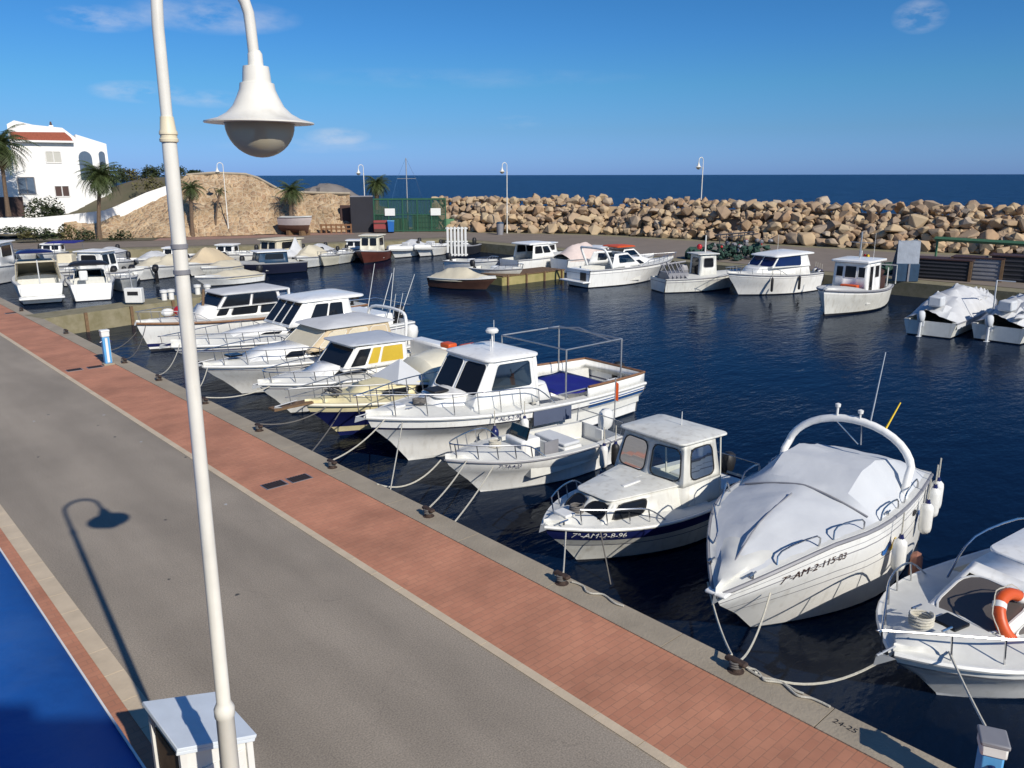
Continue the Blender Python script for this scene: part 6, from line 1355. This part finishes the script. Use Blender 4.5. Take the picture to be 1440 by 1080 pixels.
# ------------------------------------------------------------------ gear on the far mole
def gear():
    p = at(1261, 402); a = thing('tarp_shelter', 'grey blue tarpaulin shelter with dark blue base on the far quay', 'shelter', V(p.x + 2.2, p.y + .6, 0), R(-50)); a.scale = (.62, .8, .85)
    MB().grid([[V(x, -.4 + .3 * k, 2.5 - .55 * k + .08 * math.sin(x * 4 + k)) for x in (-.9, -.45, 0, .45, .9)] for k in range(4)]).grid([[V(x, -.4, 2.5), V(x, -.5, 1.1)] for x in (-.9, 0, .9)]).build('tarpaulin', TARP, a, 0, solid=.02); MB().box((0, -.3, .55), (1.9, .6, 1.1)).build('base_box', DBLUE, a, bevel=.02); MB().box((.1, -.63, .55), (.14, .06, 1.1)).build('post', GREYP, a)
    labels = ('dark wooden stall nearest the tarpaulin shelter', 'grey slatted stall in the middle of the far quay row', 'black box stall with a pale corner post by the right edge')
    for i, (px, py, w, hh, m) in enumerate(((1312, 398, 2.8, 1.05, BROWND), (1362, 399, 2.4, 1.15, GREYP), (1408, 401, 1.8, 1.3, BLACK))):
        p = at(px, py); t = thing('gear_stall', labels[i], 'stall', V(p.x + 2.0, p.y + .3, 0), R(-80), 'stalls for fishing gear on the far quay')
        MB().box((0, 0, hh / 2), (w, 1.4, hh)).build('body', m if i == 1 else BLACK, t, bevel=.03); MB().box((0, 0, hh + .03), (w + .1, 1.5, .06)).build('lid', BROWND, t); q = MB()
        for k in range(5): q.box((0, -.72, .15 + k * hh / 5.5), (w * .9, .03, .07))
        q.build('slat', GREYP if i == 1 else DGREY, t); MB().box((w / 2, -.72, hh / 2), (.14, .1, hh)).box((-w / 2, -.72, hh / 2), (.14, .1, hh)).each('corner_post', CONC if i == 2 else WOOD, t)
    a = at(1306, 400); b_ = at(1500, 415); A = V(50.5, a.y + 2.8, 2.75); B_ = V(48.0, b_.y - 2, 2.75); A = atd(1315, 336.5, A.xy.length); B_ = atd(1520, 349, B_.xy.length + 1)
    t = thing('green_boom', 'long faded green beam carried above the stalls at the right', 'beam', (0, 0, 0)); MB().tube([A, B_], .13, 4).build('beam', GREENL, t); q = MB()
    for k in (.02, .97): P = A.lerp(B_, k); q.box((P.x, P.y, P.z / 2), (.1, .1, P.z))
    q.each('support_post', GREENL, t)
    # heap of nets and long pole before the boulders
    p = at(1040, 368); t = thing('net_heap', 'heap of dark nets, red floats and pots piled on the far quay behind the cruiser', 'net heap', V(p.x + 1, p.y + 1, 0)); t.scale = (.8, .8, .8); q = MB()
    for k in range(90): q.blob((random.uniform(-2, 2.6), random.uniform(-1.6, 1.6), random.uniform(.1, 1.2)), (random.uniform(.12, .34), random.uniform(.12, .34), random.uniform(.1, .28)), 6, 5, .45)
    q.build('nets', NET, t, 0); q = MB()
    for k in range(5): q.blob((random.uniform(-2, 2.6), random.uniform(-1.8, 1.6), random.uniform(.9, 1.4)), (.13,) * 3, 8, 6)
    q.each('float', RED, t); q = MB()
    for k in range(16): q.blob((random.uniform(-2, 2.6), random.uniform(-1.8, 1.6), random.uniform(.5, 1.5)), (.2, .2, .16), 7, 5, .2)
    q.each('pot', GREYP, t)
    q = MB()
    for k in range(5): q.tube([V(-2 + k * .9, .4, 0), V(-1.9 + k * .9, .3, 2.1)], .04, 5)
    q.tube([V(-2.6, .4, 2.1), V(3, .2, 2.1)], .06, 5).tube([V(-2.4, -.3, 1.95), V(2.6, -.4, 2.0)], .05, 5); q.build('drying_rack', DGREY, t)
    for i, (px, py, s_) in enumerate(((962, 366, .6), (1290, 392, .4), (1224, 388, .5))):
        p = at(px, py); q = MB()
        for k in range(6): q.blob((random.uniform(-.6, .6), random.uniform(-.5, .5), s_ * .5), (.35, .35, s_ * .8), 7, 5, .3)
        o = q.build('gear_pile', (NET, GREYP, NET)[i], None, 0); o.location = V(p.x + 1.2, p.y, 0); tag(o, ('dark gear pile behind the workboat', 'grey gear pile between the shelter and the stalls', 'dark gear pile behind the fishing boat')[i], 'gear pile')
gear()
MOOR = [(at(1288, 452, WL), V(44, 18.2, 0))]

# ------------------------------------------------------------------ camera, sun, sky
cam = bpy.data.cameras.new('camera'); co = bpy.data.objects.new('camera', cam); COL.objects.link(co); S.camera = co
co.location = (0, 0, H); co.rotation_euler = (PI / 2 - PITCH, R(.1), -YAW); cam.sensor_width = 36; cam.lens = 36 * F / 1440; cam.clip_end = 60000; cam.clip_start = .05
SAZ = math.atan2(-.117, -.993); SEL = R(33.4)
sd = V(math.cos(SEL) * math.sin(SAZ), math.cos(SEL) * math.cos(SAZ), math.sin(SEL))
sl = bpy.data.lights.new('sun', 'SUN'); sl.energy = 4.2; sl.angle = R(.5); sl.color = (1, .93, .82); so = bpy.data.objects.new('sun', sl); COL.objects.link(so); so.rotation_euler = sd.to_track_quat('Z', 'Y').to_euler(); so.location = (0, 0, 30)
w = bpy.data.worlds.new('World'); S.world = w; w.use_nodes = True; nt = w.node_tree; nt.nodes.clear(); L = nt.links.new
out = nd(nt, 'ShaderNodeOutputWorld'); bg = nd(nt, 'ShaderNodeBackground'); bg.inputs['Strength'].default_value = .09
sky = nd(nt, 'ShaderNodeTexSky'); sky.sky_type = 'NISHITA'; sky.sun_disc = False; sky.sun_elevation = SEL; sky.sun_rotation = SAZ % (2 * PI); sky.altitude = 0; sky.air_density = 1.0; sky.dust_density = .4; sky.ozone_density = 3.0
tc = nd(nt, 'ShaderNodeTexCoord'); sx = nd(nt, 'ShaderNodeSeparateXYZ'); L(tc.outputs['Generated'], sx.inputs[0])
def M_(op, a, b=None, c=None):
    n = nd(nt, 'ShaderNodeMath', operation=op)
    for i, v in enumerate((a, b, c)):
        if v is None: continue
        if isinstance(v, (int, float)): n.inputs[i].default_value = v
        else: L(v, n.inputs[i])
    return n.outputs[0]
az = M_('ARCTAN2', sx.outputs[0], sx.outputs[1]); el = M_('ARCSINE', sx.outputs[2])
total = None
for px, py, wx, wy, st in ((140, 25, 60, 16, .35), (300, 22, 110, 22, .30), (195, 128, 60, 14, .35), (290, 138, 55, 12, .25), (475, 191, 45, 12, .35), (725, 172, 40, 10, .14), (1294, 24, 32, 20, .4), (640, 110, 260, 14, .06), (430, 205, 120, 10, .12)):
    d = ray(px, py).normalized(); a0 = math.atan2(d.x, d.y); e0 = math.asin(d.z); wa = wx / 1130; we = wy / 1130
    g = M_('ADD', M_('POWER', M_('DIVIDE', M_('SUBTRACT', az, a0), wa), 2.0), M_('POWER', M_('DIVIDE', M_('SUBTRACT', el, e0), we), 2.0))
    v = M_('MULTIPLY', M_('MAXIMUM', M_('SUBTRACT', 1.0, g), 0.0), st); total = v if total is None else M_('ADD', total, v)
cv = nd(nt, 'ShaderNodeCombineXYZ'); L(az, cv.inputs[0]); L(M_('MULTIPLY', el, 2.6), cv.inputs[1])
cn = nd(nt, 'ShaderNodeTexNoise', Scale=16.0, Detail=8.0, Roughness=.6); L(cv.outputs[0], cn.inputs['Vector'])
cm = nd(nt, 'ShaderNodeMapRange'); cm.inputs['From Min'].default_value = .38; cm.inputs['From Max'].default_value = .68; cm.inputs['To Max'].default_value = 1.6; L(cn.outputs['Fac'], cm.inputs['Value'])
fac = M_('MULTIPLY', total, cm.outputs[0]); mx = nd(nt, 'ShaderNodeMix', data_type='RGBA'); L(fac, mx.inputs['Factor'])
hs = nd(nt, 'ShaderNodeHueSaturation', Saturation=1.0); tr = nd(nt, 'ShaderNodeValToRGB'); L(sx.outputs[2], tr.inputs[0]); el_ = tr.color_ramp.elements
el_[0].position = 0.; el_[0].color = (.33, .60, 1.5, 1); el_[1].position = 1.; el_[1].color = (.35, .62, .95, 1)
for p_, c_ in ((.05, (.29, .55, 1.02)), (.10, (.256, .59, .93)), (.15, (.22, .56, .94)), (.19, (.20, .54, .90)), (.5, (.20, .5, .85))):
    k_ = el_.new(p_); k_.color = (*c_, 1)
mt = nd(nt, 'ShaderNodeVectorMath', operation='MULTIPLY'); L(sky.outputs[0], mt.inputs[0]); L(tr.outputs[0], mt.inputs[1]); L(mt.outputs[0], hs.inputs['Color'])
L(hs.outputs[0], mx.inputs['A']); mx.inputs['B'].default_value = (7.0, 7.2, 7.8, 1)
L(mx.outputs['Result'], bg.inputs[0]); L(bg.outputs[0], out.inputs[0])
S.view_settings.view_transform = 'Standard'; S.view_settings.look = 'None'; S.view_settings.gamma = 1; S.view_settings.exposure = .2
S.render.engine = 'CYCLES'
